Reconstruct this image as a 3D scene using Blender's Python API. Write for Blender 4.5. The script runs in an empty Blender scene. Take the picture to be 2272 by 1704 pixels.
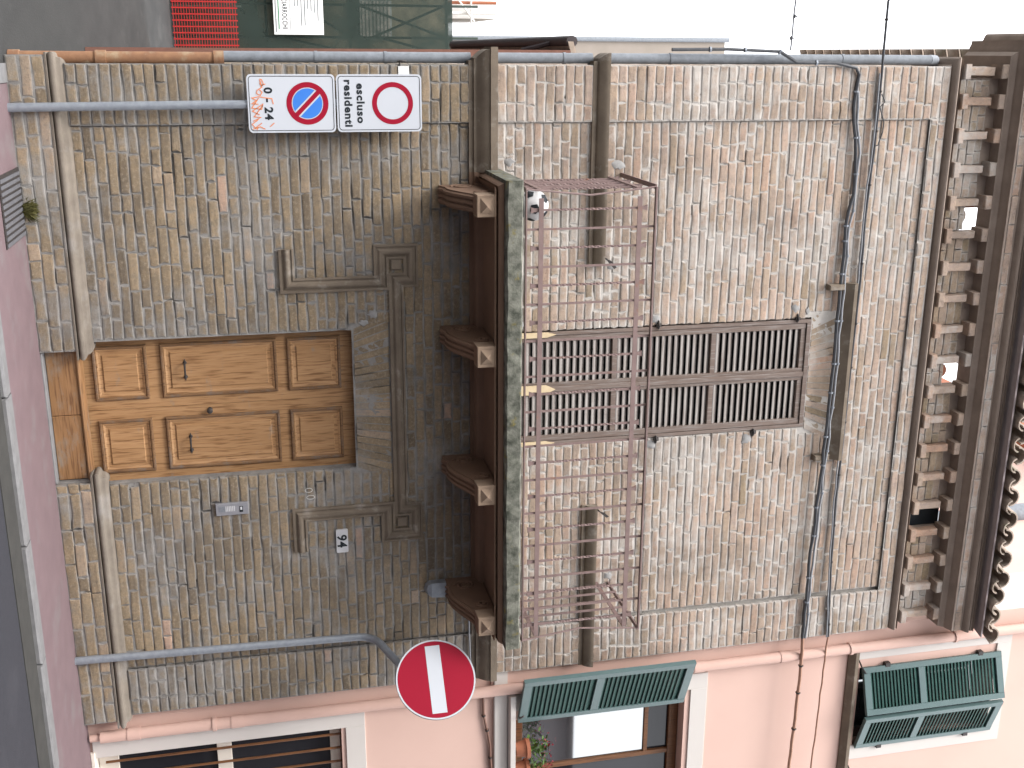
import bpy, math, random
from mathutils import Vector, Matrix, noise
sc = bpy.context.scene
R_ = math.radians
# ------------------------------------------------------------------ camera (the photograph lies on its side: world up is image right)
YAW, PITCH, ROLL = .297594, .213286, -.058814
CAM = Vector((0, -8.316, 1.617))
F = Vector((math.sin(YAW)*math.cos(PITCH), math.cos(YAW)*math.cos(PITCH), math.sin(PITCH)))
Rt = Vector((math.cos(YAW), -math.sin(YAW), 0)); Up = Rt.cross(F)
cr, sr = math.cos(ROLL), math.sin(ROLL)
R2 = cr*Rt + sr*Up; U2 = -sr*Rt + cr*Up
cd = bpy.data.cameras.new('camera'); cam = bpy.data.objects.new('camera', cd); sc.collection.objects.link(cam)
m = Matrix.Identity(4)
for i in range(3):
    m[i][0] = U2[i]; m[i][1] = -R2[i]; m[i][2] = -F[i]; m[i][3] = CAM[i]
cam.matrix_world = m
cd.sensor_fit = 'HORIZONTAL'; cd.sensor_width = 36; cd.lens = 2457.6/2272*36; cd.clip_start = .05; cd.clip_end = 600
sc.camera = cam
# ------------------------------------------------------------------ sky, sun, exposure
SUN_EL, SUN_AZ = R_(56), R_(-42)      # azimuth measured from -Y (towards the street) to +X
w = bpy.data.worlds.new('World'); sc.world = w; w.use_nodes = True
nt = w.node_tree; nt.nodes.clear()
wo = nt.nodes.new('ShaderNodeOutputWorld'); bg = nt.nodes.new('ShaderNodeBackground'); sky = nt.nodes.new('ShaderNodeTexSky')
sky.sky_type = 'NISHITA'; sky.sun_disc = False; sky.sun_elevation = SUN_EL; sky.air_density = 1.2; sky.dust_density = 5
sky.sun_rotation = math.pi - SUN_AZ
mixn = nt.nodes.new('ShaderNodeMix'); mixn.data_type = 'RGBA'; mixn.inputs[0].default_value = .8
nt.links.new(sky.outputs[0], mixn.inputs[6]); mixn.inputs[7].default_value = (9.2, 9.3, 9.5, 1)   # thin white overcast
nt.links.new(mixn.outputs[2], bg.inputs[0]); bg.inputs[1].default_value = .13
nt.links.new(bg.outputs[0], wo.inputs[0])
sd = bpy.data.lights.new('sun', 'SUN'); sd.energy = 1.1; sd.angle = R_(22); sd.color = (1, .975, .945)
sun = bpy.data.objects.new('sun', sd); sc.collection.objects.link(sun)
sdir = Vector((math.sin(SUN_AZ)*math.cos(SUN_EL), -math.cos(SUN_AZ)*math.cos(SUN_EL), math.sin(SUN_EL)))
sun.rotation_euler = sdir.to_track_quat('Z', 'Y').to_euler(); sun.location = sdir*30
sc.view_settings.view_transform = 'Standard'; sc.view_settings.look = 'None'; sc.view_settings.gamma = 1; sc.view_settings.use_curve_mapping = False
sc.view_settings.exposure = 1.62
try:
    sc.cycles.use_denoising = True; sc.cycles.max_bounces = 8; sc.cycles.transparent_max_bounces = 12
except Exception: pass
rng = random.Random(7)
# ------------------------------------------------------------------ materials
def new_mat(name):
    m = bpy.data.materials.new(name); m.use_nodes = True
    n = m.node_tree.nodes; b = n['Principled BSDF']; return m, m.node_tree, n, b
def N(nt, t, **k):
    n = nt.nodes.new(t)
    for a, v in k.items(): setattr(n, a, v)
    return n
def mixc(nt, fac, a, b, mode='MIX'):
    x = N(nt, 'ShaderNodeMix', data_type='RGBA', blend_type=mode)
    for s, v in ((x.inputs[0], fac), (x.inputs[6], a), (x.inputs[7], b)):
        if hasattr(v, 'links') or hasattr(v, 'is_linked'): nt.links.new(v, s)
        elif isinstance(v, (int, float)): s.default_value = v
        else: s.default_value = (*v, 1)
    return x.outputs[2]
def pos(nt, scale=(1, 1, 1), rot=(0, 0, 0)):
    g = N(nt, 'ShaderNodeNewGeometry'); mp = N(nt, 'ShaderNodeMapping'); mp.inputs['Scale'].default_value = scale; mp.inputs['Rotation'].default_value = rot
    nt.links.new(g.outputs['Position'], mp.inputs[0]); return mp.outputs[0]
def nz(nt, vec, scale, detail=5, rough=.6, lo=0., hi=1.):
    t = N(nt, 'ShaderNodeTexNoise'); t.inputs['Scale'].default_value = scale; t.inputs['Detail'].default_value = detail; t.inputs['Roughness'].default_value = rough
    nt.links.new(vec, t.inputs['Vector'])
    if (lo, hi) == (0., 1.): return t.outputs[0]
    r = N(nt, 'ShaderNodeMapRange'); r.inputs[1].default_value = lo; r.inputs[2].default_value = hi; nt.links.new(t.outputs[0], r.inputs[0]); return r.outputs[0]
def mul(nt, a, v):
    x = N(nt, 'ShaderNodeMath', operation='MULTIPLY'); nt.links.new(a, x.inputs[0])
    if isinstance(v, (int, float)): x.inputs[1].default_value = v
    else: nt.links.new(v, x.inputs[1])
    return x.outputs[0]
def bump(nt, b, h, s=.3, d=.01):
    x = N(nt, 'ShaderNodeBump'); x.inputs['Strength'].default_value = s; x.inputs['Distance'].default_value = d
    nt.links.new(h, x.inputs['Height']); nt.links.new(x.outputs[0], b.inputs['Normal'])
def M(name, c1, c2=None, scale=6, rough=.8, bs=.25, bsc=60, metal=0, c3=None, c3s=2., c3lo=.55, c3hi=.7, sc3=(1, 1, 1), spec=.3):
    m, t, n, b = new_mat(name); c2 = c2 or tuple(x*.75 for x in c1)
    p = pos(t, sc3)
    c = mixc(t, nz(t, p, scale, lo=.3, hi=.7), c1, c2)
    if c3: c = mixc(t, nz(t, p, c3s, lo=c3lo, hi=c3hi), c, c3)
    t.links.new(c, b.inputs['Base Color']); b.inputs['Roughness'].default_value = rough; b.inputs['Metallic'].default_value = metal
    b.inputs['Specular IOR Level'].default_value = spec
    if bs: bump(t, b, nz(t, p, bsc, 6), bs, .006)
    return m
def pointing(t, p):
    """grey cement pointing on the ground storey, whiter lime pointing above the belt course"""
    lo = mixc(t, nz(t, p, 6, 6, .7, .35, .65), (.285, .274, .260), (.175, .168, .16)); hi = mixc(t, nz(t, p, 6, 6, .7, .35, .65), (.49, .465, .435), (.38, .355, .33))
    sx = N(t, 'ShaderNodeSeparateXYZ'); g = N(t, 'ShaderNodeNewGeometry'); t.links.new(g.outputs['Position'], sx.inputs[0])
    gt = N(t, 'ShaderNodeMath', operation='GREATER_THAN'); t.links.new(sx.outputs[2], gt.inputs[0]); gt.inputs[1].default_value = 3.2
    return mixc(t, gt.outputs[0], lo, hi)
def mortar_mat():
    m, t, n, b = new_mat('lime_mortar'); p = pos(t)
    c = mixc(t, nz(t, p, 16, 6, .7, .60, .70), pointing(t, p), (.06, .052, .044))        # lost joints
    t.links.new(c, b.inputs['Base Color']); b.inputs['Roughness'].default_value = .95; b.inputs['Specular IOR Level'].default_value = .15
    bump(t, b, nz(t, p, 90, 8, .7), .6, .006); return m
def brick_mat():
    m, t, n, b = new_mat('old_brick'); p = pos(t)
    a = N(t, 'ShaderNodeAttribute', attribute_name='tone')
    r = N(t, 'ShaderNodeValToRGB'); e = r.color_ramp
    st = [(0, (.105, .086, .066)), (.22, (.165, .132, .094)), (.45, (.225, .178, .124)), (.65, (.285, .226, .184)), (.85, (.335, .266, .230)), (1, (.32, .215, .165))]
    e.elements[0].position = 0; e.elements[0].color = (*st[0][1], 1); e.elements[1].position = 1; e.elements[1].color = (*st[-1][1], 1)
    for q, c in st[1:-1]: x = e.elements.new(q); x.color = (*c, 1)
    t.links.new(a.outputs['Fac'], r.inputs[0])
    c = mixc(t, nz(t, p, 13, 8, .72, .36, .64), r.outputs[0], (1.38, 1.30, 1.18), 'MULTIPLY')
    c = mixc(t, mul(t, nz(t, p, 42, 5, .75, .50, .66), .5), c, (.40, .33, .25))      # sandy grains
    c = mixc(t, mul(t, nz(t, p, 30, 6, .75, .53, .68), .5), c, (.10, .084, .068))     # pits and weathered skin
    c = mixc(t, mul(t, nz(t, pos(t, (1, 1, .7)), .85, 9, .72, .47, .66), .62), c, (.118, .103, .088))  # grime patches
    g = N(t, 'ShaderNodeAttribute', attribute_name='edge')
    iv = N(t, 'ShaderNodeMath', operation='SUBTRACT'); iv.inputs[0].default_value = 1; t.links.new(g.outputs['Fac'], iv.inputs[1])
    big = nz(t, p, 1.7, 6, .65, .42, .60); fine = nz(t, p, 11, 10, .78, .25, .75)
    sm = N(t, 'ShaderNodeMath', operation='MULTIPLY_ADD'); t.links.new(iv.outputs[0], sm.inputs[0]); sm.inputs[1].default_value = .40; t.links.new(mul(t, big, .50), sm.inputs[2])
    ad = N(t, 'ShaderNodeMath', operation='ADD'); t.links.new(sm.outputs[0], ad.inputs[0]); t.links.new(mul(t, fine, .62), ad.inputs[1])
    mr = N(t, 'ShaderNodeMapRange'); mr.inputs[1].default_value = .54; mr.inputs[2].default_value = 1.0; t.links.new(ad.outputs[0], mr.inputs[0])
    c = mixc(t, mul(t, mr.outputs[0], .9), c, pointing(t, p))                             # mortar wiped over the arrises
    t.links.new(c, b.inputs['Base Color']); b.inputs['Roughness'].default_value = .92; b.inputs['Specular IOR Level'].default_value = .15
    bump(t, b, nz(t, p, 75, 8, .7), .55, .008); return m
def wood_mat(name, c1, c2, c3, vert=True, wear=None, rough=.55):
    m, t, n, b = new_mat(name)
    s = (1, 1, .06) if vert else (.06, 1, 1)
    p = pos(t, s)
    g = nz(t, p, 34, 6, .65, .32, .7)
    c = mixc(t, g, c1, c2); c = mixc(t, nz(t, p, 90, 3, .5, .5, .68), c, c3)
    k = nz(t, pos(t, (1, 1, .25) if vert else (.25, 1, 1)), 5, 6, .6, .35, .75); c = mixc(t, mul(t, k, .35), c, c3)
    if wear:
        gm = N(t, 'ShaderNodeNewGeometry')
        wn = nz(t, pos(t, (.45, 1, 1)), 9, 7, .7, wear[1], wear[2]); c = mixc(t, mul(t, wn, .75), c, wear[0])
    t.links.new(c, b.inputs['Base Color']); b.inputs['Roughness'].default_value = rough; b.inputs['Specular IOR Level'].default_value = .3
    bump(t, b, g, .25, .004); return m
def glass_mat(name, tint, ior=2.3):
    m, t, n, b = new_mat(name); b.inputs['Base Color'].default_value = (*tint, 1); b.inputs['Roughness'].default_value = .03; b.inputs['Specular IOR Level'].default_value = 1.0
    b.inputs['IOR'].default_value = ior; return m
def net_mat(name, col, dens):
    m, t, n, b = new_mat(name); b.inputs['Base Color'].default_value = (*col, 1); b.inputs['Roughness'].default_value = .8
    p = pos(t); v = nz(t, p, 1.3, 5, .6, .3, .7)
    r = N(t, 'ShaderNodeMapRange'); r.inputs[3].default_value = dens-.18; r.inputs[4].default_value = dens+.15; t.links.new(v, r.inputs[0])
    t.links.new(r.outputs[0], b.inputs['Alpha']); return m
BR = brick_mat()
MORTAR = mortar_mat()
STONE = M('weathered_terracotta_moulding', (.205, .165, .125), (.135, .108, .082), 5, .9, .35, 70, c3=(.30, .27, .235), c3s=7, c3lo=.56, c3hi=.72)
PLINTH = M('plinth_render', (.215, .185, .152), (.15, .127, .104), 7, .95, .6, 45, c3=(.25, .235, .22), c3s=2.5)
SOFFIT = M('brown_painted_plaster', (.215, .135, .092), (.165, .104, .072), 3, .8, .15, 50)
LICHEN = M('lichened_concrete', (.215, .215, .18), (.045, .049, .037), 15, .95, .6, 90, c3=(.17, .14, .045), c3s=8, c3lo=.60, c3hi=.70)
SOOT = M('dark_brick_moulding', (.34, .275, .23), (.25, .20, .168), 6, .9, .4, 70)
DOOR = wood_mat('varnished_pine', (.425, .25, .125), (.335, .185, .083), (.19, .095, .04), True, ((.235, .20, .165), .60, .72), .5)
DOORM = wood_mat('dark_moulding_pine', (.22, .125, .062), (.155, .085, .042), (.10, .055, .03), True, ((.15, .13, .115), .5, .66), .5)  # darker pine accent, recess shade put into the moulding colour
DOORH = wood_mat('varnished_pine_across', (.31, .17, .08), (.235, .125, .055), (.14, .07, .034), False, ((.23, .20, .165), .52, .68), .5)
SHUT = wood_mat('weathered_shutter_wood', (.17, .122, .098), (.125, .092, .077), (.23, .20, .185), True, None, .7)
SLAT = wood_mat('grey_louvre_wood', (.30, .278, .262), (.22, .20, .188), (.15, .12, .105), False, None, .7)
PATCH = M('new_pale_wood', (.62, .50, .33), (.55, .43, .27), 20, .6, .1)
IRON = M('mauve_brown_iron', (.235, .165, .155), (.18, .125, .116), 14, .55, .2, 120, c3=(.24, .11, .06), c3s=9, c3lo=.62, c3hi=.74)
DARKIRON = M('dark_iron', (.035, .033, .035), (.06, .05, .045), 20, .5, .3, 150, metal=.3)
GALV = M('galvanised_steel', (.30, .325, .36), (.22, .24, .275), 22, .45, .08, 80, metal=.35)
PIPEG = M('grey_painted_pipe', (.23, .25, .278), (.165, .18, .20), 24, .6, .15, 140)
RUST = M('rusty_cast_iron', (.30, .165, .09), (.20, .10, .06), 10, .85, .4, 60, c3=(.34, .25, .16), c3s=5, c3lo=.5, c3hi=.62)
PINK = M('salmon_plaster', (.62, .435, .372), (.595, .412, .352), 1.6, .9, .12, 160)
PINKPIPE = M('salmon_pipe_paint', (.60, .405, .345), (.565, .38, .32), 3, .6, .05)
CREAM = M('cream_surround_paint', (.58, .545, .515), (.55, .515, .485), 2, .85, .08, 150)
GREEN = M('blue_green_shutter_paint', (.088, .142, .142), (.075, .125, .125), 8, .42, .05, 90, spec=.5)
DGREEN = M('dark_green_louvre_paint', (.018, .062, .052), (.014, .05, .043), 8, .45, .05)
ASPH = M('asphalt', (.036, .0365, .045), (.029, .0295, .036), 30, .85, .5, 160, c3=(.044, .044, .052), c3s=1.3)
GUTTER = M('concrete_gutter', (.052, .051, .047), (.038, .037, .035), 8, .9, .5, 120)
PAVE = M('pink_pavement', (.165, .115, .122), (.14, .098, .105), 5, .9, .35, 130, c3=(.165, .14, .142), c3s=2.2, c3lo=.55, c3hi=.72)
KERB = M('pale_kerb_stone', (.195, .193, .195), (.15, .148, .15), 12, .85, .5, 90)
STREET = M('worn_grey_street', (.042, .0415, .040), (.027, .027, .0265), 2.2, .95, .5, 60, c3=(.054, .053, .051), c3s=1.4, sc3=(1, .35, 1))
WHITE = M('white_sign_sheet', (.52, .545, .59), (.505, .53, .575), 5, .35, 0, spec=.5)
RED = M('red_sign_sheet', (.30, .007, .026), (.285, .0065, .025), 4, .5, 0, spec=.15)
BLUE = M('blue_sign_sheet', (.04, .19, .62), (.04, .18, .60), 4, .35, 0, spec=.5)
BLACK = M('black_print_and_shade', (.015, .02, .025), None, 4, .5, 0)
ORANGE = M('orange_marker', (.78, .27, .12), None, 4, .6, 0)
SIGNBACK = M('grey_sign_back', (.20, .225, .235), None, 8, .5, .05, metal=.3)
STEELP = M('brushed_panel', (.335, .335, .36), (.30, .30, .325), 40, .4, 0, metal=.4)
CABLE = M('black_cable', (.055, .058, .065), (.08, .083, .09), 30, .5, 0)
GCABLE = M('grey_cable', (.27, .28, .30), (.20, .205, .22), 30, .5, 0)
TILE = M('old_roof_tile', (.42, .34, .28), (.27, .23, .195), 10, .9, .4, 60, c3=(.25, .24, .17), c3s=8, c3lo=.58, c3hi=.7)
BOARD = M('dark_eave_board', (.34, .29, .29), (.26, .22, .225), 8, .9, .2)
GLASS = glass_mat('window_glass', (.045, .045, .05))
GLASSD = glass_mat('dark_window_glass', (.02, .02, .024), 1.25)
WOODW = wood_mat('brown_window_wood', (.19, .085, .035), (.14, .06, .025), (.09, .04, .02), True, None, .5)
TERRA = M('terracotta_pot', (.36, .135, .075), (.30, .11, .06), 12, .8, .2)
LEAF = M('leaf_green', (.085, .15, .03), (.05, .10, .022), 30, .6, 0)
FLOWER = M('red_flower', (.35, .035, .04), (.26, .03, .05), 30, .6, 0)
BALL = M('white_ball', (.72, .72, .72), None, 5, .5, 0)
REDNET = M('red_plastic_mesh', (.42, .020, .018), (.34, .016, .014), 6, .6, 0)
NET = net_mat('green_scaffold_net', (.008, .020, .014), .90)
TUBE = M('dark_scaffold_tube', (.03, .05, .04), (.05, .06, .05), 9, .6, 0)
BEIGE = M('beige_plaster', (.25, .215, .145), (.20, .175, .12), 2, .9, .1)
PALE = M('pale_plaster', (.74, .68, .60), (.70, .64, .56), 2, .9, .1)
WHITEP = M('white_plaster', (.80, .80, .79), (.77, .77, .76), 2, .9, .1)
REDB = M('red_brick_distant', (.21, .105, .08), (.17, .085, .065), 12, .9, .3)
GUTB = M('dark_brown_gutter', (.062, .052, .055), (.045, .04, .044), 9, .6, .1)
BLIND = M('pale_blind', (.50, .54, .52), None, 4, .7, 0)
CHALK = M('chalk', (.62, .60, .56), None, 5, .9, 0)
ENAMEL = M('enamel_plate', (.66, .66, .68), None, 5, .3, 0, spec=.6)
# ------------------------------------------------------------------ mesh helpers
class MB:
    def __init__(s): s.v = []; s.f = []; s.t = []; s.e = []
    def add(s, vs, fs, tone=None):
        o = len(s.v); s.v += [tuple(q) for q in vs]; s.f += [tuple(i+o for i in q) for q in fs]
        if tone is not None: s.t += [tone]*len(vs)
        return s
    def box(s, x0, x1, y0, y1, z0, z1, b=0):
        if b <= 0:
            return s.add([(x0,y0,z0),(x1,y0,z0),(x1,y1,z0),(x0,y1,z0),(x0,y0,z1),(x1,y0,z1),(x1,y1,z1),(x0,y1,z1)],
                         [(0,3,2,1),(4,5,6,7),(0,1,5,4),(1,2,6,5),(2,3,7,6),(3,0,4,7)])
        # bevelled on the front (-y) edges
        return s.add([(x0,y1,z0),(x1,y1,z0),(x1,y1,z1),(x0,y1,z1),(x0,y0+b,z0),(x1,y0+b,z0),(x1,y0+b,z1),(x0,y0+b,z1),
                      (x0+b,y0,z0+b),(x1-b,y0,z0+b),(x1-b,y0,z1-b),(x0+b,y0,z1-b)],
                     [(0,3,2,1),(0,1,5,4),(1,2,6,5),(2,3,7,6),(3,0,4,7),(4,5,9,8),(5,6,10,9),(6,7,11,10),(7,4,8,11),(8,9,10,11)])
    def hexa(s, p):
        return s.add(p, [(0,3,2,1),(4,5,6,7),(0,1,5,4),(1,2,6,5),(2,3,7,6),(3,0,4,7)])
    def tube(s, path, r, n=8, cap=True):
        path = [Vector(q) for q in path]; o = len(s.v); prev = None
        rr = r if isinstance(r, (list, tuple)) else [r]*len(path)
        for i, q in enumerate(path):
            d = (path[min(i+1, len(path)-1)]-path[max(i-1, 0)]).normalized()
            if prev is None:
                a = Vector((0,0,1)) if abs(d.z) < .9 else Vector((1,0,0)); u = d.cross(a).normalized()
            else: u = (prev - d*prev.dot(d)).normalized()
            prev = u; vv = d.cross(u)
            for k in range(n):
                t = 2*math.pi*k/n; s.v.append(tuple(q+(u*math.cos(t)+vv*math.sin(t))*rr[i]))
        for i in range(len(path)-1):
            for k in range(n):
                k2 = (k+1) % n; s.f.append((o+i*n+k, o+i*n+k2, o+(i+1)*n+k2, o+(i+1)*n+k))
        if cap:
            s.f.append(tuple(o+k for k in range(n))[::-1]); e = o+(len(path)-1)*n; s.f.append(tuple(e+k for k in range(n)))
        return s
    def sweep(s, path, prof, mp, closed=False):
        """path 2-D polyline, prof [(offset to the right of travel, height)], mp(x, y, height) -> 3-D; mitred corners"""
        n = len(path); o = len(s.v); P = [Vector(q) for q in path]; k = len(prof)
        for i in range(n):
            a = P[i]-P[i-1] if (i > 0 or closed) else P[1]-P[0]
            b = P[(i+1) % n]-P[i] if (i < n-1 or closed) else a
            a = a.normalized(); b = b.normalized()
            na = Vector((a.y, -a.x)); nb = Vector((b.y, -b.x)); mm = (na+nb); mm = mm/max(.2, mm.dot(na))
            for u, v in prof:
                q = P[i]+mm*u; s.v.append(tuple(mp(q.x, q.y, v)))
        for i in range(n if closed else n-1):
            j = (i+1) % n
            for q in range(k-1): s.f.append((o+i*k+q, o+j*k+q, o+j*k+q+1, o+i*k+q+1))
        if not closed:
            s.f.append(tuple(o+q for q in range(k))); s.f.append(tuple(o+(n-1)*k+q for q in range(k))[::-1])
        return s
    def lathe(s, c, prof, n=20, ax='z'):
        o = len(s.v); c = Vector(c)
        for r, h in prof:
            for k in range(n):
                t = 2*math.pi*k/n; a, b = r*math.cos(t), r*math.sin(t)
                s.v.append(tuple(c+(Vector((a,b,h)) if ax == 'z' else Vector((a,-h,b)))))
        for i in range(len(prof)-1):
            for k in range(n): s.f.append((o+i*n+k, o+i*n+(k+1) % n, o+(i+1)*n+(k+1) % n, o+(i+1)*n+k))
        s.f.append(tuple(o+k for k in range(n))[::-1]); s.f.append(tuple(o+(len(prof)-1)*n+k for k in range(n)))
        return s
    def disc(s, c, r, n=48, r0=0, mp=None):
        o = len(s.v)
        pts = [(r*math.cos(2*math.pi*k/n), r*math.sin(2*math.pi*k/n)) for k in range(n)]
        if r0 <= 0:
            s.v += [mp(c[0]+a, c[1]+b) for a, b in pts]; s.f.append(tuple(range(o, o+n)))
        else:
            s.v += [mp(c[0]+a, c[1]+b) for a, b in pts]+[mp(c[0]+a*r0/r, c[1]+b*r0/r) for a, b in pts]
            for k in range(n): s.f.append((o+k, o+(k+1) % n, o+n+(k+1) % n, o+n+k))
        return s
    def xform(s, fn): s.v = [tuple(fn(Vector(q))) for q in s.v]; return s
WL = {}
def tag(o, label=None, cat=None, group=None, kind=None):
    if label: o['label'] = label
    if cat: o['category'] = cat
    if group: o['group'] = group
    if kind: o['kind'] = kind
    return o
def mesh_of(mb, name, mat, smooth=False):
    me = bpy.data.meshes.new(name); vs = mb.v
    xs = [v[0] for v in vs]; ys = [v[1] for v in vs]; zs = [v[2] for v in vs]
    c = Vector(((min(xs)+max(xs))/2, (min(ys)+max(ys))/2, min(zs)))
    me.from_pydata([(v[0]-c.x, v[1]-c.y, v[2]-c.z) for v in vs], [], mb.f)
    if mb.t and len(mb.t) == len(vs):
        a = me.attributes.new('tone', 'FLOAT', 'POINT'); a.data.foreach_set('value', mb.t)
    if mb.t:
        a = me.attributes.new('edge', 'FLOAT', 'POINT'); a.data.foreach_set('value', mb.e if len(mb.e) == len(vs) else [1.0]*len(vs))
    if smooth:
        me.polygons.foreach_set('use_smooth', [True]*len(me.polygons))
        try: me.set_sharp_from_angle(angle=R_(40))
        except Exception: pass
    me.materials.append(mat); me.update(); return me, c
def obj(name, mb, mat, parent=None, smooth=False, **k):
    me, c = mesh_of(mb, name, mat, smooth); o = bpy.data.objects.new(name, me); sc.collection.objects.link(o)
    WL[o] = c; o.location = c - (WL[parent] if parent else Vector())
    if parent: o.parent = parent
    return tag(o, **k)
def inst(src, wloc, parent, name=None, scale=None, rot=None):
    o = src.copy(); sc.collection.objects.link(o); wloc = Vector(wloc); WL[o] = wloc
    if parent: o.parent = parent; o.location = wloc - WL[parent]
    else: o.location = wloc
    if scale: o.scale = scale
    if rot: o.rotation_euler = rot
    return o
def thing(name, loc, label, cat, group=None):
    o = bpy.data.objects.new(name, None); sc.collection.objects.link(o); o.location = loc; o.empty_display_size = .1
    WL[o] = Vector(loc); return tag(o, label, cat, group)
def box(name, mat, parent, x0, x1, y0, y1, z0, z1, b=0, **k): return obj(name, MB().box(x0,x1,y0,y1,z0,z1,b), mat, parent, **k)
def wallmp(y): return lambda x, z, v: (x, y-v, z)
def text(s, size, bold=0, align='CENTER', sx=1.0):
    cu = bpy.data.curves.new('t', 'FONT'); cu.body = s; cu.size = size; cu.offset = bold; cu.align_x = align; cu.resolution_u = 3; cu.space_character = 1.12
    to = bpy.data.objects.new('t', cu); me = bpy.data.meshes.new_from_object(to)
    mb = MB(); mb.add([(v.co.x*sx, v.co.y, 0) for v in me.vertices], [tuple(p.vertices) for p in me.polygons])
    bpy.data.objects.remove(to); bpy.data.curves.remove(cu); bpy.data.meshes.remove(me); return mb
def text_on(name, s, size, cx, cz, y, mat, parent, bold=0, sx=1.0, align='CENTER', fn=None, width=None, **k):
    mb = text(s, size, bold, align, sx)
    if width:
        q = width/(max(v[0] for v in mb.v)-min(v[0] for v in mb.v)); mb.v = [(v[0]*q, v[1], v[2]) for v in mb.v]
    mb.xform((lambda v: (cx+v.x, y, cz+v.y)) if fn is None else (lambda v: fn(cx+v.x, cz+v.y)))
    return obj(name, mb, mat, parent, **k)
# ------------------------------------------------------------------ ground
box('ground', STREET, None, -60, 60, -60, 90, -.6, -.04, kind='structure')
def sheet(name, mat, pts, z, parent=None, **k):
    return obj(name, MB().add([(x, y, z) for x, y in pts], [tuple(range(len(pts)))]), mat, parent, **k)
KY = -1.075
box('road', ASPH, None, -40, 40, -9.4, KY-.42, -.5, -.034, kind='structure')
box('gutter', GUTTER, None, -40, 40, KY-.42, KY-.13, -.5, -.028, kind='structure')
side = MB().add([(-8, -.32, -.004), (.20, -.32, -.004), (.20, 0.02, -.004), (.115, .25, -.004), (.10, 60, -.004), (-8, 60, -.004)], [(0,1,2,3,4,5)])
obj('side_street', side, STREET, None, kind='structure')
pv = MB(); P = [(.215, KY), (14, KY), (14, .08), (.215, .08)]
pv.add([(x, y, 0) for x, y in P]+[(x, y, -.4) for x, y in P], [(0,1,2,3),(0,4,5,1),(1,5,6,2),(2,6,7,3),(3,7,4,0)])
obj('pavement', pv, PAVE, None, kind='structure')
kb = tag(bpy.data.objects.new('kerb', None), kind='structure'); sc.collection.objects.link(kb); WL[kb] = Vector((0, KY, 0)); kb.location = WL[kb]
x = .09
while x < 12:
    L = rng.uniform(.85, 1.15); j = rng.uniform(-.006, .006)
    box('kerb_stone', KERB, kb, x+.004, x+L-.004, KY-.13+j, KY-.002, -.4, .006+j, .012); x += L
box('kerb_stone', KERB, kb, .085, .21, KY+.005, -.03, -.4, .007, .01)
# ------------------------------------------------------------------ brick house
H = thing('brick_house', (2.6, 0, 0), 'two-storey old brick house with a stone balcony and pine double door', 'house')
X0, X1, LX, RX = .085, 5.15, .50, 4.74
DOOR_R = (2.035, 3.165, -.1, 2.25); WIN = (2.13, 3.095, 3.2, 6.09)
def hnoise(x, z, seed=0):
    p = Vector((x, z, seed)); n1 = noise.noise(p*1.3); n2 = noise.noise(p*4.1+Vector((9,3,0))); n3 = noise.noise(p*17); n4 = noise.noise(p*38)
    return n1*.002+n2*.0028+n3*.0026+n4*.0022
SMEAR = [(1.55,.75,.42,.28,.009),(1.9,.5,.3,.2,.008),(2.95,.4,.1,.1,0),(3.55,.72,.3,.35,.007),(4.2,.5,.5,.15,.008),(1.9,2.15,.17,.4,.008),(3.32,2.1,.17,.45,.013),
         (1.0,1.95,.18,.25,.007),(.8,1.75,.15,.2,.006),(3.62,2.2,.25,.3,.008),(4.45,2.35,.2,.3,.006),(4.35,.75,.25,.25,.006),(2.6,2.4,.6,.12,.004),(1.05,1.4,.3,.3,.005),(1.9,4.4,.3,.12,.010),(3.3,4.2,.2,.3,.006),(2.9,6.75,.8,.15,.005),(1.9,4.0,.18,.3,.007),(2.02,5.0,.08,.1,.012)]
def smear(x, z):
    s = 0
    for a, b, c, d, e in SMEAR: s += e*math.exp(-((x-a)/c)**2-((z-b)/d)**2)
    p = Vector((x, z, 5)); return s*.55*(.2+.9*abs(noise.noise(p*9))+.9*noise.noise(p*21))
mort = MB(); BRICKS = []
def sub(iv, a, b):
    out = []
    for p, q in iv:
        if b <= p or a >= q: out.append((p, q)); continue
        if a > p: out.append((p, a))
        if b < q: out.append((b, q))
    return out
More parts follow.
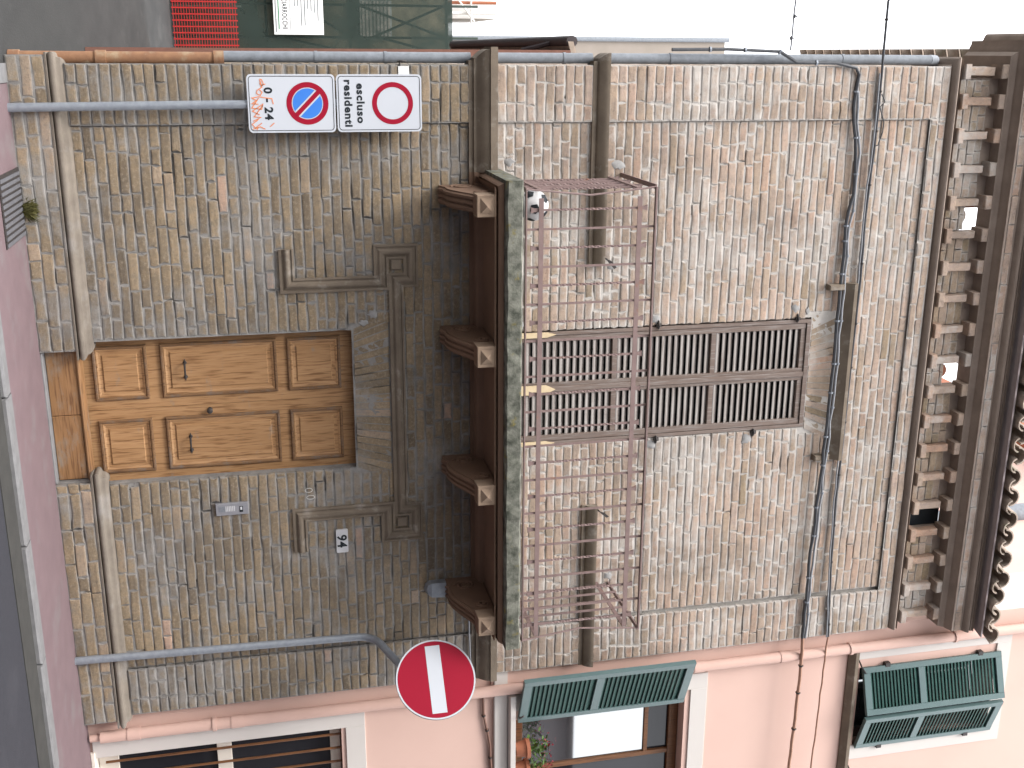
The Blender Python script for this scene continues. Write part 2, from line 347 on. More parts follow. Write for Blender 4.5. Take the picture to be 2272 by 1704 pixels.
def field(x0, x1, z0, z1, y, excl=(), pitch=.073, rec=.0028, head=.30, mortar=True, Ls=.282, Lh=.135, mono=None):
    n = max(1, round((z1-z0)/pitch)); h = (z1-z0)/n; ph = rng.random()*9
    for c in range(n):
        za, zb = z0+c*h, z0+(c+1)*h; zm = (za+zb)/2
        iv = [(x0, x1)]
        for (a, b, e, f) in excl:
            if zb > e+.25*h and za < f-.25*h: iv = sub(iv, a, b)
        for p, q in iv:
            x = p - rng.random()*.12 if q-p > .5 else p
            while x < q-.03:
                L = (Lh if rng.random() < head else Ls)*rng.uniform(.9, 1.08)
                if q-(x+L) < .06: L = q-x
                a, b = max(x, p), min(x+L, q)
                if b-a > .03:
                    wv = .004*math.sin(a*1.7+ph+zm*.8)
                    t = min(.93, max(0, rng.gauss(.30, .10) if zm < 3.2 else rng.gauss(.77, .09))) if mono is None else rng.gauss(*mono)  # paler tone above the belt also carries brighter light put into the colour
                    if rng.random() < .006: t = rng.uniform(.9, .97)
                    BRICKS.append((a+.0058, b-.0058, za+.0056+wv+rng.uniform(-.002,.002), zb-.0056+wv+rng.uniform(-.002,.002), y-abs(rng.gauss(0, .0022)), max(0, min(1, t))))
                x += L
    if not mortar: return
    st = .028; nx = max(2, round((x1-x0)/st)); nzz = max(2, round((z1-z0)/st)); o = len(mort.v); dx = (x1-x0)/nx; dz = (z1-z0)/nzz
    for j in range(nzz+1):
        for i in range(nx+1):
            xx = x0+i*dx; zz = z0+j*dz; e = 1 if (i in (0, nx) or j in (0, nzz)) else 0
            hh = min(-.0006, -rec + (hnoise(xx, zz) + smear(xx, zz) if not e else 0))
            op = noise.noise(Vector((xx*3.1, zz*4.3, 21)))+.6*noise.noise(Vector((xx*9, zz*9, 4)))
            if not e: hh -= .016*max(0, min(1, (op-(.34 if zz < 3.2 else .56))*4))
            mort.v.append((xx, y-hh, zz))
    for j in range(nzz):
        for i in range(nx):
            cx, cz = x0+(i+.5)*dx, z0+(j+.5)*dz
            if any(a < cx < b and e < cz < f for a, b, e, f in excl if (a, b) in OPEN): continue
            a = o+j*(nx+1)+i; mort.f.append((a, a+1, a+nx+2, a+nx+1))
OPEN = {(DOOR_R[0], DOOR_R[1]), (WIN[0], WIN[1])}
LINT = (1.76, 3.47, 2.25, 2.53); VTOP = (2.08, 3.15, 6.09, 6.32)
Z1, Z2, Z3 = 3.16, 3.365, 7.115
field(LX, RX, .36, Z1, 0, [DOOR_R, (2.0, 3.2, 2.25, 2.525)])
field(LX, 4.715, Z2, 6.98, 0, [WIN, VTOP])
for a, b in ((X0, LX), (RX, X1)):
    field(a, b, .36, Z1, -.026, head=.5); field(a, b if a < 1 else X1, Z2, 4.11, -.026, head=.5); field(a, b, 4.235, Z3, -.026, head=.5)
field(LX, RX, 6.98, Z3, -.026, head=.3)
field(X0-.055, 2.09, 0, .25, -.065, rec=.001, pitch=.083, mono=(.36, .12)); field(3.115, X1+.02, 0, .25, -.065, rec=.001, pitch=.083, mono=(.36, .12))
def brick(mb, s, r):
    x0, x1, z0, z1, y, t = s; j = lambda k: r.uniform(-k, k); xm, zm = (x0+x1)/2, (z0+z1)/2
    o = [(x0,z0),(xm+j(.03),z0+j(.003)),(x1,z0),(x1+j(.003),zm),(x1,z1),(xm+j(.03),z1+j(.003)),(x0,z1),(x0+j(.003),zm)]
    sl = j(.0035); o = [(a+j(.005), b+j(.0035)+sl*(a-xm)/.14) for a, b in o]; n = 8; ty, tz = j(.0022), j(.0022)
    def ring(ins, yy, e):
        for a, b in o:
            ia = a+ins*(1 if a < xm else -1)*(abs(a-xm) > .035 or abs(a-xm) > .3*(x1-x0)); ib = b+ins*(1 if b < zm else -1)*(abs(b-zm) > .008)
            vs.append((ia, yy+(ty*(a-xm)/max(.05, x1-x0)+tz*(b-zm)/.06 if e > .05 else 0)+j(.0007), ib)); ed.append(e)
    vs, ed = [], []
    ring(0, y+.03, 0); ring(0, y+.003, 0); ring(.004, y-.0016, .3); ring(.015, y-.003, 1)
    fs = []
    for q in range(3):
        for k in range(n): k2 = (k+1) % n; fs.append((q*n+k, q*n+k2, q*n+n+k2, q*n+n+k))
    fs.append(tuple(range(3*n, 4*n))); mb.add(vs, fs, t); mb.e += ed
wall = obj('facade_wall', mort, MORTAR, H, smooth=True)
core = MB().box(X0+.012, 2.03, .03, .26, 0, 7.19).box(3.17, X1-.004, .03, .26, 0, 7.19).box(2.03, 3.17, .03, .26, 2.255, 3.3).box(2.03, 2.125, .03, .26, 3.3, 7.19).box(3.1, 3.17, .03, .26, 3.3, 7.19).box(2.125, 3.1, .03, .26, 6.095, 7.19)
core.box(2.03, 3.17, .185, .26, 0, 2.255).box(2.125, 3.1, .16, .26, 3.3, 6.095).box(X0+.012, X1-.004, .2605, 3.8, 0, 7.0)
core.box(3.11, 3.175, -.03, .2, -.05, .3).box(2.03, 2.092, -.03, .2, -.05, .3)
obj('masonry_core', core, MORTAR, H)
# ---- voussoirs of the two flat arches
def voussoirs(x0, x1, z0, z1, n, spread, tone, y=0.0):
    w_ = (x1-x0)/n; xm = (x0+x1)/2; mb_list = []
    for i in range(n):
        a, b = x0+i*w_+.004, x0+(i+1)*w_-.004; t0, t1 = (a-xm)/(x1-x0)*spread, (b-xm)/(x1-x0)*spread
        mb = MB(); yy = y+rng.gauss(0, .002)
        q = [(a, z0), (b, z0), (b+t1, z1+rng.uniform(-.006,.006)), (a+t0, z1+rng.uniform(-.006,.006))]
        mb.add([(p[0], yy+.03, p[1]) for p in q]+[(p[0], yy, p[1]) for p in q], [(0,1,5,4),(1,2,6,5),(2,3,7,6),(3,0,4,7),(4,5,6,7)], max(0, min(1, rng.gauss(*tone))))
        obj('voussoir', mb, BR, wall)
voussoirs(2.03, 3.172, 2.252, 2.52, 21, .22, (.33, .12))
voussoirs(2.12, 3.11, 6.095, 6.325, 19, .26, (.66, .12))
# ---- mouldings
half = lambda r, h, n=7: [(r*math.sin(math.pi*k/(n-1)), h*(1-math.cos(math.pi*k/(n-1)))/2) for k in range(n)]
def hmould(name, x0, x1, prof, mat=STONE, ret=None, y=0, parent=H, right=None, **k):
    path = [(x0, y), (x1, y)]
    if ret: path = [(x0, y+ret)]+path
    if right: path = path+[(x1, y+right)]
    return obj(name, MB().sweep(path, prof, lambda a, b, v: (a, b, v)), mat, parent, True, **k)
PP = [(-.02, .25), (.07, .25), (.072, .262)]+[(.045+.03*math.sin(math.pi*q/6), .268+.05*(1-math.cos(math.pi*q/6))/2) for q in range(7)]+[(.04, .322), (.036, .34), (.02, .358), (0, .366), (-.02, .366)]
hmould('plinth_moulding', X0, 2.085, PP, PLINTH, ret=.15, right=.1)
obj('plinth_moulding', MB().sweep([(3.12, .1), (3.12, 0), (X1+.01, 0), (X1+.01, .1)], PP, lambda a, b, v: (a, b, v)), PLINTH, H, True)
BP = [(-.02, 3.155), (.03, 3.155), (.03, 3.185), (.05, 3.19), (.05, 3.205)]+[(.055+.055*math.sin(math.pi*q/14), 3.212+.088*q/7) for q in range(8)]+[(.125, 3.302), (.125, 3.355), (-.02, 3.372)]
hmould('belt_course', X0, .86, BP, ret=.14); hmould('belt_course', 4.44, X1+.015, BP)
hmould('belt_course', .86, 4.44, [(-.02, 3.155), (.03, 3.155), (.03, 3.185), (.06, 3.19), (.06, 3.262), (-.02, 3.262)], SOFFIT)
UP = [(-.02, 4.108), (.028, 4.108), (.028, 4.140), (.045, 4.146)]+[(.05+.038*math.sin(math.pi*q/14), 4.15+.075*q/7) for q in range(8)]+[(.02, 4.238), (-.02, 4.238)]
hmould('sill_course', X0, 1.60, UP, ret=.14); hmould('sill_course', 3.65, X1+.012, UP)
hmould('hood_moulding', 1.83, 3.40, [(-.02, 6.33), (.02, 6.33), (.075, 6.40), (.085, 6.41), (.085, 6.44), (-.02, 6.45)], STONE)
for a in (1.835, 3.345):
    obj('hood_stop', MB().box(a, a+.05, -.07, .02, 6.19, 6.33, .008), STONE, H)
# key-pattern frame round the door head
KP = [(-.055, -.01), (-.055, .022), (-.040, .026), (-.036, .016), (-.030, .016)]+[(-.026+.052*q/6, .018+.022*math.sin(math.pi*q/6)) for q in range(7)]+[(.032, .014), (.036, .014), (.038, .028), (.056, .024), (.056, -.01)]
kl = [(1.405, 1.775), (1.68, 1.775), (1.68, 2.475), (1.445, 2.475), (1.445, 2.70), (1.665, 2.70), (1.665, 2.585), (3.55, 2.585)]
kr = [(3.55, 2.585), (3.55, 2.70), (3.77, 2.70), (3.77, 2.475), (3.535, 2.475), (3.535, 1.775), (3.85, 1.775)]
obj('door_key_frame', MB().sweep(kl+kr[1:], KP, wallmp(0)), STONE, H, True)
for a in (1.545, 3.66): obj('frame_rosette', MB().box(a-.042, a+.042, -.024, .02, 2.545, 2.63, .01), STONE, H)
# ---- cornice
RET = .56
CP = [(-.03, 7.11), (.005, 7.112), (.012, 7.128)]+[(.03+.042*math.sin(math.pi*q/6), 7.132+.062*q/6) for q in range(7)]+[(.055, 7.198), (.02, 7.205), (.005, 7.208), (-.03, 7.208)]
hmould('cornice_roll', X0, X1, CP, SOOT, ret=RET)
TP = [(-.10, 7.604), (.085, 7.604), (.09, 7.62), (.105, 7.63), (.115, 7.648), (.15, 7.655), (.175, 7.668), (.205, 7.672), (.205, 7.69), (-.10, 7.69)]
hmould('cornice_moulding', X0, X1, TP, SOOT, ret=RET)
TP2 = [(-.10, 7.762), (.20, 7.762), (.205, 7.775)]+[(.215+.048*math.sin(math.pi*q/6), 7.778+.062*q/6) for q in range(7)]+[(.235, 7.845), (.23, 7.862), (.25, 7.87), (-.10, 7.87)]
hmould('eave_roll', X0, X1, TP2, SOOT, ret=RET)
fas = MB().box(X0-.19, X1, -.195, .12, 7.688, 7.764).box(X0-.19, X0+.1, .12, RET-.01, 7.688, 7.764); obj('eave_fascia', fas, MORTAR, H)
x = X0-.2
while x < X1-.02:
    L = rng.uniform(.235, .27); L = min(L, X1-x); mb = MB(); brick(mb, (x+.003, x+L-.003, 7.692, 7.758, -.208, rng.uniform(.8, .95)), rng); obj('brick', mb, BR, H); x += L
# frieze: metopes and I-shaped brick dividers, two metopes broken through
PIT = .274; fx = [.36+PIT*i for i in range(18)]
dl = [MB().box(-.062, .062, -.088, .03, 0, .058, .006), MB().box(-.031, .031, -.05, .03, 0, .235, .005), MB().box(-.056, .056, -.092, .06, 0, .062, .006)]
src = None
for i, x in enumerate([.125]+fx):
    if x > 5.1: continue
    for k, (zz, mb, nm) in enumerate(((7.207, dl[0], 'frieze_block'), (7.268, dl[1], 'frieze_bar'), (7.538, dl[2], 'frieze_block'))):
        m2 = MB(); m2.v = [(a+x+rng.uniform(-.004,.004), b, c+zz+rng.uniform(-.002,.002)) for a, b, c in mb.v]; m2.f = mb.f; m2.t = [min(1, max(0, rng.gauss(.86, .07)))]*len(m2.v)
        obj(nm, m2, BR, H)
edges = [.155]+fx
for i in range(len(edges)-1):
    a, b = edges[i]+.033, edges[i+1]-.033
    xm = (a+b)/2; hole = any(abs(xm-h) < .1 for h in (1.319, 2.69)); dark = abs(xm-4.06) < .1
    top = 7.27 if dark else (7.42 if abs(xm-1.319) < .1 else 7.40 if hole else 7.60)
    if dark: continue
    zz = 7.212; k = 0
    while zz < top-.02:
        zt = min(zz+.075, top); xx = a; first = rng.random() < .5
        segs = [(a, b)] if first and not hole else [(a, xm+rng.uniform(-.03, .03)), (xm+.0, b)]
        if len(segs) == 2: segs = [(a, segs[0][1]), (segs[0][1], b)]
        for p, q in segs:
            yy = .004 + max(0, (zz-7.36))**1.6*.9
            mb = MB(); brick(mb, (p+.002, q-.002, zz+.003, zt-.003, yy, max(0, min(1, rng.gauss(.6, .1)))), rng); obj('brick', mb, BR, H)
        zz = zt
fr = MB()
for i in range(len(edges)-1):
    a, b = edges[i], edges[i+1]; xm = (a+b)/2
    if any(abs(xm-h) < .1 for h in (1.319, 2.69, 4.06)): fr.box(a-.02, a+.02, .035, .10, 7.19, 7.605).box(b-.02, b+.02, .036, .099, 7.19, 7.605).box(a+.02, b-.02, .036, .1, 7.19, 7.262)
    else: fr.box(a+.021, b-.021, .034, .1, 7.2, 7.604)
fr.box(X0+.02, .155, .0, RET, 7.2, 7.604)
obj('frieze_backing', fr, SOOT, H)
obj('frieze_hole_shade', MB().box(3.93, 4.19, .112, .13, 7.19, 7.604).box(3.93, 4.19, .05, .112, 7.262, 7.264), BLACK, H)  # black sheet added for the deep shade inside the open metope
# fallen round tiles lying in the broken openings
for hx, r in ((1.32, .075), (2.68, .07)):
    obj('loose_tile', MB().tube([(hx-.02, .02, 7.36), (hx, .25, 7.42)], [r, r*1.1], 14), TERRA if hx > 2 else TILE, H, True)
obj('broken_lath', MB().box(1.25, 1.30, .45, .5, 7.5, 8.2).box(2.64, 2.67, .45, .48, 7.4, 8.2), TERRA, H)
# ---- roof: eave boards and tiles
roof = obj('roof', MB().add([(X0-.2, -.36, 7.872), (X1, -.36, 7.872), (X1, .42, 8.06), (X0-.2, .42, 8.06), (X0-.2, -.36, 7.888), (X1, -.36, 7.888), (X1, .42, 8.076), (X0-.2, .42, 8.076)],
     [(0,3,2,1),(4,5,6,7),(0,1,5,4),(1,2,6,5),(2,3,7,6),(3,0,4,7)]).add([(X0, 1.9, 8.5), (X1, 1.9, 8.5), (X1, 3.85, 8.95), (X0, 3.85, 8.95), (X0, 1.9, 8.4), (X1, 1.9, 8.4), (X1, 3.85, 8.85), (X0, 3.85, 8.85)], [(0,1,2,3),(7,6,5,4),(4,5,1,0),(5,6,2,1),(3,2,6,7),(0,3,7,4)]), BOARD, H)
def tile_mesh(L, r0, r1, up, n=9, th=.013):
    mb = MB(); o = []
    for (yy, r) in ((0, r0), (L, r1)):
        for rad in (r, r-th):
            for k in range(n):
                t = math.pi*k/(n-1); mb.v.append((rad*math.cos(t), yy, (rad*math.sin(t) if up else -rad*math.sin(t)*.8)+yy*.24))
    A, B, C, D = 0, n, 2*n, 3*n
    for k in range(n-1):
        mb.f += [(A+k, A+k+1, C+k+1, C+k), (B+k+1, B+k, D+k, D+k+1), (A+k+1, A+k, B+k, B+k+1), (C+k, C+k+1, D+k+1, D+k)]
    mb.f += [(A, C, D, B), (A+n-1, B+n-1, D+n-1, C+n-1)]
    return mb
cov = tile_mesh(.46, .085, .068, True); pan = tile_mesh(.46, .068, .085, False)
csrc = psrc = None
x = X0-.16; i = 0
while x < X1-.02:
    for row in range(2):
        yb = -.415+row*.40; zb = 7.955+row*.096
        for up, mb0, dx, dz in ((False, pan, 0, 0), (True, cov, .098, -.012)):
            if x+dx > X1-.03: continue
            q = (x+dx+rng.uniform(-.008,.008), yb+rng.uniform(-.025, .02), zb+dz+rng.uniform(-.006,.008))
            s0 = csrc if up else psrc
            if s0 is None:
                mb = MB(); mb.v = [(a+q[0], b+q[1], c+q[2]) for a, b, c in mb0.v]; mb.f = mb0.f
                s0 = obj('roof_tile', mb, TILE, roof, True)
                off = WL[s0]-Vector(q)
                if up: csrc, coff = s0, off
                else: psrc, poff = s0, off
            else: inst(s0, Vector(q)+(coff if up else poff), roof, rot=(0, 0, rng.uniform(-.03,.03)))
    x += .196; i += 1
# eaves along the side wall: tile ends
yy = .62; k = 0
while yy < 3.8:
    mb = MB(); n = 8; r = .085
    for xx in (-.055, .3):
        for rad in (r, r-.013):
            for q in range(n): t = math.pi*q/(n-1); mb.v.append((xx, yy+rad*math.cos(t), 7.66+rad*math.sin(t)+(xx+.055)*.3+rng.uniform(-.002, .002)))
    for q in range(n-1): mb.f += [(q, q+1, 2*n+q+1, 2*n+q), (n+q+1, n+q, 3*n+q, 3*n+q+1), (q+1, q, n+q, n+q+1)]
    obj('roof_tile', mb, TILE, roof, True); yy += .19
# ---- door
thr = box('door_threshold', KERB, H, 2.095, 3.11, -.055, .10, -.05, .014, .008)
kick = MB(); kick.box(2.10, 2.598, .02, .075, .016, .225, .004)
obj('rain_board', kick, DOORH, H); obj('rain_board', MB().box(2.602, 3.105, .02, .075, .016, .222, .004), DOORH, H)
hm = MB().sweep([(2.09, .05), (3.12, .05)], [(-.03, .226), (.04, .226), (.045, .236), (.04, .25), (.0, .262), (-.03, .265)], lambda a, b, v: (a, b, v)); obj('rain_drip', hm, DOORH, H, True)
for si, (a, b, pa, pb) in enumerate(((2.04, 2.599, 2.105, 2.525), (2.602, 3.205, 2.683, 3.105))):
    leaf = obj('door_leaf', MB().box(a, b, .108, .15, .225, 2.30), DOOR, H)
    for (z0, z1) in ((.325, .712), (.81, 1.665), (1.745, 2.150)):
        pn = MB(); mp = lambda x, z, v: (x, .108-v, z)
        pn.sweep([(pa, z0), (pb, z0), (pb, z1), (pa, z1)], [(0, -.002), (0, .012), (-.006, .020), (-.016, .020), (-.024, .010), (-.030, .012), (-.045, .004), (-.058, .002), (-.060, -.002)], mp, True)
        f = .060; pn.box(pa+f-.004, pb-f+.004, .1065, .12, z0+f-.004, z1-f+.004)
        g = .068; pn.box(pa+g, pb-g, .098, .107, z0+g, z1-g, .006)
        pnl = obj('door_panel', pn, DOOR, leaf)
        obj('panel_moulding', MB().sweep([(pa, z0), (pb, z0), (pb, z1), (pa, z1)], [(.001, -.002), (.001, .013), (-.006, .0215), (-.016, .0215), (-.025, .009), (-.031, .009)], mp, True), DOORM, leaf)
    hx = 2.315 if si == 0 else 2.905
    hd = MB().tube([(hx-.055, .095, .985), (hx-.055, .06, .985), (hx, .052, .985), (hx+.055, .06, .985), (hx+.055, .095, .985)], [.011, .009, .007, .009, .011], 8)
    for q, d in ((hx-.055, -1), (hx+.055, 1)): hd.lathe((q, .100, .985), [(.016, 0), (.014, .006), (.006, .010)], 10, 'y').tube([(q, .094, .985), (q+d*.03, .094, .985)], [.008, .002], 6)
    obj('door_handle', hd, DARKIRON, leaf, True)
    if si == 1: obj('door_knob', MB().lathe((2.645, .108, 1.143), [(.02, 0), (.018, .012), (.01, .02), (.022, .035), (.022, .045), (.012, .052)], 16, 'y'), DARKIRON, leaf, True)
obj('chalk_mark', MB().sweep([(3.325+.018*math.cos(t*.42), 1.855+.028*math.sin(t*.42)) for t in range(15)], [(-.0025, .012), (.0025, .012)], wallmp(-.004), True).sweep([(3.385+.016*math.cos(t*.42), 1.867+.031*math.sin(t*.42)) for t in range(15)], [(-.0025, .012), (.0025, .012)], wallmp(-.004), True), CHALK, H)
# ---- balcony
BX0, BX1, BY = .84, 4.45, -.84
sl = MB(); zz0, zz1 = 3.265, 3.385; nn = 46
for j, (y, z) in enumerate(((.01, zz0), (BY+.02, zz0), (BY, zz0+.012), (BY, zz1-.012), (BY+.015, zz1), (.01, zz1))):
    for i in range(nn+1):
        xx = BX0+(BX1-BX0)*i/nn; e = .006 if j in (1, 2, 3, 4) else 0
        sl.v.append((xx, y+rng.uniform(-e, e), z+rng.uniform(-e, e)*.8))
for j in range(6):
    j2 = (j+1) % 6
    for i in range(nn): sl.f.append((j*(nn+1)+i, j*(nn+1)+i+1, j2*(nn+1)+i+1, j2*(nn+1)+i))
sl.f.append(tuple(j*(nn+1) for j in range(6))[::-1]); sl.f.append(tuple(j*(nn+1)+nn for j in range(6)))
obj('balcony_slab', sl, LICHEN, H)
sf = MB().box(BX0+.05, BX1-.04, BY+.09, -.002, 3.243, 3.2655)
sf.sweep([(BX0+.045, -.01), (BX0+.045, BY+.085), (BX1-.035, BY+.085), (BX1-.035, -.01)], [(-.002, 3.2), (-.06, 3.243), (-.05, 3.262), (.02, 3.262), (.008, 3.235), (-.002, 3.225)], lambda a, b, v: (a, b, v))
sf.sweep([(BX0+.1, -.11), (BX1-.1, -.11)], [(-.1, 3.185), (-.02, 3.19), (0, 3.21), (.02, 3.243), (-.1, 3.243)], lambda a, b, v: (a, b, v))
obj('balcony_soffit', sf, SOFFIT, H)
# scrolled corbels
def corbel(x0, x1):
    pr = [(0.0, 2.925), (-.06, 2.925), (-.09, 2.935), (-.13, 2.955)]
    for q in range(1, 9): t = q/8; pr.append((-.13-.50*t, 2.955+.135*(3*t*t-2*t*t*t)+.035*math.sin(t*math.pi)*-1))
    pr += [(-.63, 3.072), (-.725, 3.075), (-.73, 3.21), (-.60, 3.232), (0, 3.232)]
    n = len(pr); mb = MB()
    for x in (x0, x1): mb.v += [(x, a, b) for a, b in pr]
    mb.f += [tuple(range(n)), tuple(range(2*n-1, n-1, -1))]+[(k, n+k, n+(k+1) % n, (k+1) % n) for k in range(n)]
    c = obj('corbel', mb, SOFFIT, H)
    for q in (.2, .5, .8):      # reeds under the scroll
        xx = x0+(x1-x0)*q
        obj('reed', MB().tube([(xx, a, b-.004) for a, b in pr[1:12]], .016, 6), SOFFIT, c, True)
    for xs, d in ((x0, -1), (x1, 1)):   # side volutes
        for cy, cz, R0, tn in ((-.15, 3.075, .085, 2.2), (-.5, 3.16, .055, -1.8)):
            pts = []
            for k in range(26): t = k/25; rr = R0*(1-.85*t); a = -math.pi/2+tn*2*math.pi*t; pts.append((xs+d*.002, cy+rr*math.cos(a), cz+rr*math.sin(a)))
            obj('volute', MB().tube(pts, .010, 6), SOFFIT, c, True)
    hb = MB().box(x0-.012, x1+.012, -.75, -.61, 3.075, 3.21, .004)
    xm, zm = (x0+x1)/2, 3.1425
    hb.add([(x0+.012, -.751, 3.10), (x1-.012, -.751, 3.10), (x1-.012, -.751, 3.19), (x0+.012, -.751, 3.19), (xm, -.785, zm)], [(0,1,4),(1,2,4),(2,3,4),(3,0,4)])
    obj('corbel_head', hb, CORB, c)
CORB = M('corbel_head_plaster', (.32, .23, .165), (.26, .185, .13), 4, .8, .15)
for x in (.955, 2.042, 3.118, 4.215): corbel(x, x+.132)
# ---- railing
RYF, RXL, RXR = -.80, .905, 4.405
rail = MB()
def bar(mb, p, q, wx, wz):   # flat bar between two points (horizontal)
    p, q = Vector(p), Vector(q); d = (q-p).normalized(); n = Vector((d.y, -d.x, 0))*wx/2; u = Vector((0, 0, wz/2))
    mb.hexa([p-n-u, q-n-u, q+n-u, p+n-u, p-n+u, q-n+u, q+n+u, p+n+u]); return mb
for z, wx, wz in ((4.362, .034, .012), (3.412, .03, .010)):
    bar(rail, (RXL, .02, z), (RXL, RYF, z), wx, wz); bar(rail, (RXL, RYF-.002, z+.001), (RXR, RYF-.002, z+.001), wx, wz); bar(rail, (RXR, RYF, z), (RXR, .02, z), wx, wz)
for z in (4.245, 3.522):
    bar(rail, (RXL+.008, -.02, z), (RXL+.008, RYF+.04, z), .008, .032)
    bar(rail, (RXL+.065, RYF, z), (RXR-.035, RYF, z), .008, .034); bar(rail, (RXR-.03, RYF+.0, z), (RXR-.03, -.02, z), .008, .032)
for x in (RXL, RXR):
    s = 1 if x < 2 else -1
    rail.tube([(x, RYF, 3.412), (x+s*.05, RYF+.01, 3.88), (x+s*.002, RYF, 4.36)], .0075, 6)
railing = obj('balcony_railing', rail, IRON, H)
def tw_bar(x, y, z0, z1):    # twisted square bar with fish-tail ends
    mb = MB(); n = 34; a = .0075; o = 0
    for k in range(n+1):
        t = k/n; tt = min(1, max(0, (t-.2)/.6)); an = tt*math.pi*5; z = z0+(z1-z0)*t
        s = a if .06 < t < .94 else a*(1+ (2.0 if k in (0, n) else .7)); sy = a*.8
        for c, d in ((-1,-1),(1,-1),(1,1),(-1,1)): mb.v.append((x+s*c*math.cos(an)-sy*d*math.sin(an), y+s*c*math.sin(an)+sy*d*math.cos(an), z))
    for k in range(n):
        for c in range(4): mb.f.append((k*4+c, k*4+(c+1) % 4, k*4+4+(c+1) % 4, k*4+4+c))
    mb.f += [(3,2,1,0), (n*4, n*4+1, n*4+2, n*4+3)]; return mb
for k in range(25):
    x = 1.053+.1345*k
    if k % 2 == 0: obj('baluster', tw_bar(x, RYF+.012, 3.45, 4.305), IRON, railing)
    else: obj('baluster', MB().box(x-.007, x+.007, RYF+.004, RYF+.018, 3.416, 4.358), IRON, railing)
for x, s in ((RXL+.018, 1), (RXR-.042, -1)):
    for k in range(5):
        y = RYF+.15+.134*k
        if k % 2 == 0: obj('baluster', tw_bar(x, y, 3.45, 4.305), IRON, railing)
        else: obj('baluster', MB().box(x-.007, x+.007, y-.007, y+.007, 3.416, 4.358), IRON, railing)
# ---- louvred shutters of the balcony window
def shutter(parent, x0, x1, z0, z1, y0, th, st, zs, rail_h, fm, sm, pitch, name='shutter', fn=None, slope=.55, gap=.002, **k):
    """stiles, rails at the heights in zs, slats between; fn maps local points"""
    f = MB(); f.box(x0, x0+st, y0, y0+th, z0, z1, .003).box(x1-st, x1, y0, y0+th, z0, z1, .003)
    rs = [z0]+list(zs)+[z1-rail_h]
    for z in rs: f.box(x0+st, x1-st, y0+.002, y0+th-.002, z, z+rail_h, .003)
    if fn: f.xform(fn)
    fo = obj(name, f, fm, parent, **k); sl = None
    for a, b in zip(rs[:-1], rs[1:]):
        lo, hi = a+rail_h, b; n = max(1, round((hi-lo)/pitch)); h = (hi-lo)/n
        for i in range(n):
            zc = lo+h*(i+.5); d = h*slope; mb = MB(); t = .0045
            ya, yb = y0+.006, y0+th-.004
            mb.hexa([(x0+st-.004, ya, zc-d-t), (x1-st+.004, ya, zc-d-t), (x1-st+.004, yb, zc+d-t), (x0+st-.004, yb, zc+d-t), (x0+st-.004, ya, zc-d+t), (x1-st+.004, ya, zc-d+t), (x1-st+.004, yb, zc+d+t), (x0+st-.004, yb, zc+d+t)])
            if fn: mb.xform(fn)
            obj('slat', mb, sm, fo)
    return fo
sur = MB().box(2.135, 2.165, -.006, .12, 3.39, 6.085, .003).box(3.062, 3.09, -.006, .12, 3.39, 6.085, .003).box(2.165, 3.062, -.006, .12, 6.045, 6.085, .003)
obj('window_frame', sur, SHUT, H)
for a, b in ((2.168, 2.610), (2.616, 3.059)): shutter(H, a, b, 3.40, 6.042, .004, .04, .05, (4.338, 5.195), .042, SHUT, SLAT, .0555, slope=.36)
obj('louvre_gap_shade', MB().box(2.15, 3.07, .10, .115, 3.39, 6.05), BLACK, H)  # black sheet added behind the louvres for the shade in their gaps
obj('shutter_stile', MB().box(2.592, 2.634, -.010, .003, 3.40, 6.042, .004), SHUT, H)
for a, b in ((2.135, 2.178), (2.575, 2.652), (3.055, 3.092)):
    obj('patched_wood', MB().add([(a, -.0125, 3.395), (b, -.0125, 3.395), (b, -.0125, 3.78), ((a+b)/2, -.0125, 3.86), (a, -.0125, 3.78), (a, -.004, 3.395), (b, -.004, 3.395), (b, -.004, 3.78), ((a+b)/2, -.004, 3.86), (a, -.004, 3.78)], [(0,1,2,3,4),(0,5,6,1),(1,6,7,2),(2,7,8,3),(3,8,9,4),(4,9,5,0)]), PATCH, H)
for x, z, s in ((2.12, 3.47, -1), (2.12, 4.72, -1), (2.12, 5.95, -1), (3.105, 3.47, 1), (3.105, 4.74, 1), (3.105, 5.62, 1)):
    obj('shutter_hinge', MB().tube([(x+s*.035, -.004, z), (x, -.03, z), (x-s*.03, -.012, z)], .009, 6).box(x-.012, x+.012, -.022, .0, z-.02, z+.022), DARKIRON, H)
def hold(x, z, d):   # iron shutter stay on the wall
    obj('shutter_stay', MB().tube([(x, .0, z), (x+d*.01, -.06, z+.01)], .007, 6).add([(x, -.062, z), (x+d*.05, -.064, z+.03), (x+d*.11, -.062, z+.075), (x+d*.095, -.062, z+.095), (x+d*.03, -.064, z+.05), (x, -.055, z), (x+d*.05, -.057, z+.03), (x+d*.11, -.055, z+.075), (x+d*.095, -.055, z+.095), (x+d*.03, -.057, z+.05)], [(0,1,2,3,4),(9,8,7,6,5),(0,5,6,1),(1,6,7,2),(2,7,8,3),(3,8,9,4),(4,9,5,0)]), DARKIRON, H)
hold(1.545, 4.235, .8); hold(3.695, 4.24, .6)
